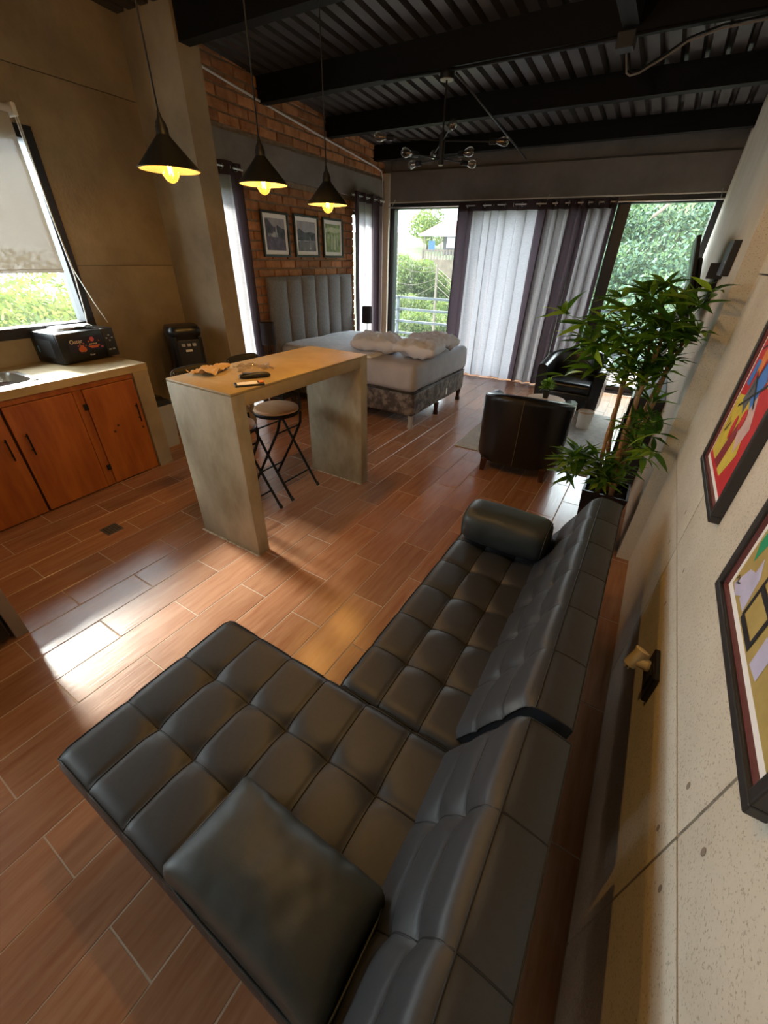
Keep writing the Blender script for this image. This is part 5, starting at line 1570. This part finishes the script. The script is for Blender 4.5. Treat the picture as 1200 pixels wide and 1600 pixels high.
def arm(tx, ty, z):
    d = Vector((tx - cx, ty - cy, 0)); L_ = d.length; d.normalize()
    c = Vector((cx, cy, z))
    put('arm', MB().tube([c, c + d * (L_ - 0.09)], 0.0055, 8), 'metal_black', cd_, smooth=True, angle=40)
    X = Matrix.Translation(c + d * (L_ - 0.12)) @ d.to_track_quat('Z', 'Y').to_matrix().to_4x4()
    put('socket', MB(X).lathe([(0.019, 0.0), (0.021, 0.005), (0.021, 0.058), (0.017, 0.06)], n=16), 'metal_black', cd_, smooth=True, angle=40)
    b = put('bulb', MB(X).lathe([(0.014, 0.060), (0.018, 0.072), (0.030, 0.105), (0.034, 0.130), (0.030, 0.152), (0.016, 0.166), (0, 0.170)], n=20, capb=False), 'bulb_glass', cd_, smooth=True)
    put('filament', MB(X).tube([(-0.006, 0, 0.065), (-0.010, 0, 0.12), (0, 0.006, 0.085), (0.010, 0, 0.12), (0.006, 0, 0.065)], 0.0016, 5), 'filament_off', b)
for (tx, ty) in ((-2.47, 3.86), (-1.58, 4.45), (-1.76, 3.78), (-2.36, 4.68)): arm(tx, ty, 2.545)
for (tx, ty) in ((-2.20, 3.86), (-2.40, 4.33), (-1.72, 4.05), (-1.88, 4.52)): arm(tx, ty, 2.425)

# conduits and rods at the ceiling and on the brick wall
cn_ = MB(FL(BW))
cn_.tube([(0.02, -0.93, 3.075), (0.02, -0.90, 3.08), (0.02, 0.05, 2.99), (0.02, 1.12, 2.905), (0.02, 2.50, 2.80), (0.02, 2.64, 2.78), (0.02, 2.70, 2.70), (0.02, 2.71, 2.5), (0.02, 2.71, 0.3)], 0.011, 8)
tag(put('wall_conduit', cn_, 'conduit', smooth=True, angle=40), 'thin grey conduit running along the brick wall under the roof and down the corner', 'conduit')
bx2 = put('junction_box', MB().bbox(-0.79, -0.68, 4.16, 4.27, 2.90, 2.98, 0.005), 'plastic_matte')
tag(bx2, 'dark square junction box where the girder meets the roof beam', 'junction box')
for k in range(2):
    e = 0.016 * k
    c_ = MB().tube([(-0.735 + e, 4.30, 2.92), (-0.70 + e, 4.30, 2.81 + e), (-0.675 + e, 4.30, 2.795 + e), (-0.62, 4.30, 2.80 + e), (-0.48, 4.30, 2.86 + e), (-0.37, 4.30, 2.915 + e), (-0.2, 4.30, 2.945 + e), (0.3, 4.30, 2.955 + e)], 0.006, 8)
    tag(put('ceiling_cable', c_, 'steel_black' if k else 'concrete_grey', smooth=True), ['grey looping cable under the roof deck at the upper right', 'black looping cable beside the grey one at the upper right'][k], 'cable', 'ceiling cables')
tag(put('brace_rod', MB().tube([(-2.0, 4.28, 2.97), (-1.95, 6.38, 2.735)], 0.009, 8), 'plastic_matte', smooth=True), 'thin dark brace rod running from the chandelier beam to the back wall', 'rod')
tag(put('ceiling_cable', MB().tube([(-2.6, 4.13, 2.965), (-1.9, 4.16, 2.955), (-1.0, 4.18, 2.958), (0.2, 4.2, 2.97)], 0.010, 6), 'steel_black', smooth=True), 'black cable strapped along the underside of the chandelier beam', 'cable', 'ceiling cables')

# ---------------------------------------------------------------- outside: balcony, railing, slope, trees, house
bal = put('balcony_floor', MB(FB).box(-3.2, 3.2, 0.2, 2.0, -0.16, -0.03), 'balcony')
tag(bal, 'pale balcony floor outside the glass doors', kind='structure')
rl = thing('balcony_railing', 'grey steel balcony railing outside the glass doors', 'railing', tuple(FB @ Vector((0, 1.9, -0.03))))
for x in (-2.85, -1.35, 0.15, 1.65, 3.05):
    put('post', MB(FB).box(x - 0.03, x + 0.03, 1.83, 1.89, -0.03, 0.96), 'rail_steel', rl)
for z in (0.95, 0.72, 0.48, 0.24):
    put('rail', MB(FB).box(-2.85, 3.05, 1.84, 1.88, z - 0.022, z + 0.022), 'rail_steel', rl)
    put('side_rail', MB(FB).box(-2.87, -2.83, 0.2, 1.86, z - 0.022, z + 0.022), 'rail_steel', rl)
mat('ground_green', (0.03, 0.055, 0.012), 0.95, col2=(0.09, 0.075, 0.04), scale=0.6, lo=0.4, hi=0.7)
mat('fol_a', (0.022, 0.055, 0.010), 0.7, col2=(0.045, 0.090, 0.018), scale=1.2)
mat('fol_b', (0.040, 0.075, 0.013), 0.7, col2=(0.080, 0.120, 0.028), scale=1.2)
mat('fol_c', (0.065, 0.098, 0.018), 0.7, col2=(0.125, 0.145, 0.045), scale=1.2)
mat('fol_cool', (0.026, 0.066, 0.036), 0.7, col2=(0.055, 0.105, 0.062), scale=1.2)
add_translucent('fol_b', (0.12, 0.18, 0.03), 0.35)
add_translucent('fol_c', (0.20, 0.24, 0.06), 0.35)
mat('bark', (0.10, 0.075, 0.055), 0.9)
mat('roof_red', (0.13, 0.03, 0.025), 0.8, col2=(0.18, 0.055, 0.04), scale=2)
mat('house_wall', (0.16, 0.16, 0.17), 0.8)
mat('stone', (0.11, 0.085, 0.062), 0.9, col2=(0.16, 0.125, 0.092), scale=1.5)
mat('wood_fence', (0.12, 0.095, 0.075), 0.9)
mat('blue_cloth', (0.03, 0.08, 0.15), 0.8)
mat('awning_white', (0.30, 0.30, 0.30), 0.8)
def sm(a, b, x):
    t = min(1, max(0, (x - a) / (b - a))); return t * t * (3 - 2 * t)
def ground_z(x, y):
    r = math.hypot(x, y); az = math.degrees(math.atan2(x, y))
    z = -4.2 + 0.165 * max(0, r - 34) * sm(-48, -38, az)
    k = sm(-19, -12, az) * (1 - sm(60, 75, az))
    z += k * max(0, y - 12.0) * 0.62
    return min(z, 12) + 0.25 * noise.noise(Vector((x * .15, y * .15, 0)))
def gz(u, v):
    r = 3.5 + 90 * v ** 1.7
    a = math.radians(-115 + 200 * u)
    x, y = r * math.sin(a), r * math.cos(a)
    return (x, y, ground_z(x, y))
gr = put('ground', MB().grid(gz, 90, 60), 'ground_green', smooth=True)
tag(gr, 'green hillside ground outside below the house', kind='structure')
def crown_mesh(r, n, ls, seed, lobes=7):
    rnd = random.Random(seed); m = MB()
    cs = [Vector((0, 0, 0))] + [Vector((rnd.uniform(-.6, .6), rnd.uniform(-.6, .6), rnd.uniform(-.45, .6))) for _ in range(lobes)]
    for _ in range(n):
        c = rnd.choice(cs)
        while True:
            d = Vector((rnd.uniform(-1, 1), rnd.uniform(-1, 1), rnd.uniform(-1, 1)))
            if 0.3 < d.length < 1: break
        p = c + d.normalized() * (0.32 + 0.24 * d.length)
        p = Vector((p.x * r[0], p.y * r[1], p.z * r[2]))
        m.cur = 0 if rnd.random() < .5 else 1
        dd = Vector((rnd.uniform(-1, 1), rnd.uniform(-1, 1), rnd.uniform(-.7, .9))).normalized()
        s = dd.orthogonal().normalized(); s.rotate(Matrix.Rotation(rnd.uniform(0, 6), 3, dd)); t_ = dd.cross(s)
        L_ = ls * rnd.uniform(.6, 1.4)
        m.add([p + s * L_, p + t_ * L_ * .45, p - s * L_, p - t_ * L_ * .45], [(0, 1, 2, 3)])
    return m
def plant(name, label, cat, c, mesh_or_mb, mats, trunk=None, group=None, scale=1.0, rz=0.0):
    t = thing(name, label, cat, (c[0], c[1], ground_z(c[0], c[1])), group=group)
    me = mesh_or_mb if not isinstance(mesh_or_mb, MB) else mesh_or_mb.mesh('foliage', mats)
    o = share('foliage', me, t, c, (0, 0, rz), (scale, scale, scale)); o['kind'] = 'stuff'
    zb = ground_z(c[0], c[1]) - 0.2
    tr = trunk or 0.06
    put('trunk', MB().tube([(c[0], c[1], zb), (c[0] + .1, c[1], (zb + c[2]) / 2), (c[0], c[1], c[2])], [tr, tr * .8, tr * .5], 7), 'bark', t, smooth=True)
    return t
def pol(az, r, z): a = math.radians(az); return (r * math.sin(a), r * math.cos(a), z)
# view through the left pane
plant('broad_tree', 'broad leafy tree against the sky behind the red roofed house', 'tree', pol(-26.8, 76, 1.69 + 76 * .052), crown_mesh((3.6, 3.6, 2.4), 2800, 0.24, 1), ['fol_b', 'fol_c'], 0.18)
def mass(name, label, spots, seed, mats):
    """foliage nobody could count: one mesh"""
    m = MB()
    for i, (c, r, n, ls) in enumerate(spots):
        q = crown_mesh(r, n, ls, seed + i)
        k = len(m.v)
        m.v += [(p[0] + c[0], p[1] + c[1], p[2] + c[2]) for p in q.v]; m.f += [tuple(j + k for j in f) for f in q.f]; m.mi += q.mi
    o = put(name, m, mats)
    tag(o, label, 'foliage', kind='stuff')
rs = random.Random(31)
sp = []
for az in (-31.5, -30, -28.5, -27, -25.5, -24, -22.5, -21, -19.5):
    for r in (36, 41, 47):
        p = pol(az + rs.uniform(-.6, .6), r, 0); k = rs.uniform(.8, 1.15)
        sp.append(((p[0], p[1], ground_z(p[0], p[1]) + 0.7), (1.9 * k, 1.9 * k, 1.2 * k), 1500, 0.13))
sp += [(pol(-29.6, 46, 1.69 - 46 * .022), (2.0, 2.0, 1.5), 2200, 0.15), (pol(-27.2, 45, 1.69 - 45 * .038), (2.0, 2.0, 1.4), 2200, 0.15)]
mass('slope_foliage', 'light green undergrowth on the slope seen through the balcony railing', sp, 200, ['fol_b', 'fol_c'])
# hillside behind the right pane
sp = []
for row, y in enumerate((12.5, 14.2, 16.0, 18.0, 20.2, 22.6)):
    for az in [a * (14.0 / y) * 4.6 for a in (-3, -2, -1, 0, 1, 2)]:
        az = az + (2.0 if row % 2 else 0) - 1
        if az < -13: continue
        p = pol(az + rs.uniform(-.6, .6), y, 0); k = rs.uniform(.85, 1.2)
        sp.append(((p[0], p[1], ground_z(p[0], p[1]) + 0.55), (1.5 * k, 1.5 * k, 1.1 * k), 1700, 0.085))
mass('hillside_foliage', 'cool green undergrowth covering the steep slope behind the right pane', sp, 300, ['fol_cool', 'fol_a'])
plant('yellow_bush', 'yellow green bush high on the slope in the right pane', 'bush', pol(-1.9, 17.0, ground_z(*pol(-1.9, 17.0, 0)[:2]) + 1.25), crown_mesh((0.5, 0.5, 0.35), 500, 0.07, 77), ['fol_c', 'fol_b'])
lg = MB().tube([pol(-3.5, 15.4, 2.75), pol(-2.4, 15.6, 3.05), pol(-1.2, 15.7, 3.55)], [0.05, 0.045, 0.03], 7)
tag(put('fallen_branch', lg, 'stone', smooth=True), 'pale bare branch lying on the slope in the right pane', 'branch')
# kitchen window tree
mat('fol_k1', (0.045, 0.072, 0.011), 0.7, col2=(0.085, 0.11, 0.02), scale=1.2)
mat('fol_k2', (0.075, 0.10, 0.018), 0.7, col2=(0.14, 0.135, 0.035), scale=1.2)
add_translucent('fol_k1', (0.16, 0.22, 0.03), 0.4)
add_translucent('fol_k2', (0.28, 0.30, 0.06), 0.45)
plant('garden_tree', 'bright leafy tree filling the kitchen window below the blind', 'tree', pol(-70.3, 13.0, 0.0), crown_mesh((2.1, 2.1, 1.42), 9000, 0.075, 90, 12), ['fol_k1', 'fol_k2'], 0.10)
# house with red roof on a stone terrace
hs = thing('hill_house', 'small house with red tin roof on a stone terrace up the hill', 'house', pol(-24.2, 56, -1.0))
Xh = Matrix.Translation(pol(-24.3, 56, 0)) @ Matrix.Rotation(math.radians(24.3), 4, 'Z')
def hp(u): return u
put('wall', MB(Xh).box(-0.6, 6, 0.5, 5, 2.0, 4.0), 'house_wall', hs)
put('roof', MB(Xh).add([(-3.4, -1.6, 3.75), (6.5, -1.6, 3.9), (6.5, 3, 5.6), (-1.0, 3, 5.2), (-3.4, -1.6, 3.85), (6.5, -1.6, 4.0), (6.5, 3, 5.7), (-1.0, 3, 5.3)], [(0, 1, 2, 3), (4, 5, 6, 7), (0, 1, 5, 4), (1, 2, 6, 5), (2, 3, 7, 6), (3, 0, 4, 7)]), 'roof_red', hs)
put('fascia', MB(Xh).box(-3.4, 6.5, -1.68, -1.6, 3.70, 3.92), 'awning_white', hs)
put('awning', MB(Xh).box(-0.2, 5.0, -1.55, -1.5, 2.65, 3.65), 'awning_white', hs)
put('blue_cloth', MB(Xh).box(-2.2, -1.5, -1.45, -1.4, 2.3, 3.3), 'blue_cloth', hs)
for x in (-2.7, -0.8, 5.5): put('post', MB(Xh).box(x - .08, x + .08, -1.55, -1.4, 1.6, 3.8), 'wood_fence', hs)
for k in range(26): put('fence_slat', MB(Xh).box(-2.9 + k * .34, -2.75 + k * .34, -1.75, -1.70, 1.55, 2.5), 'wood_fence', hs)
put('fence_rail', MB(Xh).box(-2.9, 5.9, -1.70, -1.66, 2.35, 2.45), 'wood_fence', hs)
put('terrace_wall', MB(Xh).box(-3.0, 7, -1.9, 4, -3.0, 1.55), 'stone', hs)
# utility pole with wires
up_ = thing('utility_pole', 'thin grey utility pole with wires beyond the balcony', 'pole', pol(-25.2, 32, -4.2))
pz = 1.69 - 32 * .012
put('pole', MB().tube([pol(-25.2, 32, -4.4), pol(-25.4, 32, pz)], [0.10, 0.08], 8), 'wood_fence', up_)
for k, (z0, z1) in enumerate(((-.15, .9), (-.35, .5), (-.8, -.6), (-1.2, -1.5))):
    a, b = Vector(pol(-25.4, 32, pz + z0)), Vector(pol(-33, 25, pz + z1 + .3))
    put('wire', MB().tube([a.lerp(b, t / 10) - Vector((0, 0, .5 * math.sin(PI * t / 10))) for t in range(11)], 0.014, 5), 'wood_fence', up_)
    b = Vector(pol(-14, 24, pz - 2.2 - .3 * k))
    put('wire', MB().tube([a.lerp(b, t / 10) - Vector((0, 0, .4 * math.sin(PI * t / 10))) for t in range(11)], 0.014, 5), 'wood_fence', up_)

# window portals (guide daylight sampling only)
c = FB @ Vector((0.06, 0.28, 1.2)); portal(c, FB.to_3x3() @ Vector((0, -1, 0)), 4.4, 2.4)
c = FL(KW) @ Vector((-0.22, -3.37, 1.75)); portal(c, FL(KW).to_3x3() @ Vector((1, 0, 0)), 2.66, 1.36)
c = FL(KW) @ Vector((-0.22, -5.7, 1.775)); portal(c, FL(KW).to_3x3() @ Vector((1, 0, 0)), 1.5, 1.65)
c = FL(BW) @ Vector((-0.22, -0.67, 1.18)); portal(c, FL(BW).to_3x3() @ Vector((1, 0, 0)), 0.44, 2.14)
c = FL(BW) @ Vector((-0.22, 2.13, 1.18)); portal(c, FL(BW).to_3x3() @ Vector((1, 0, 0)), 0.56, 2.14)

for o in list(COL.objects):
    if o.parent is None and o.get('kind') == 'structure' and 'category' not in o:
        o['category'] = o.name.split('_')[0].split('.')[0]
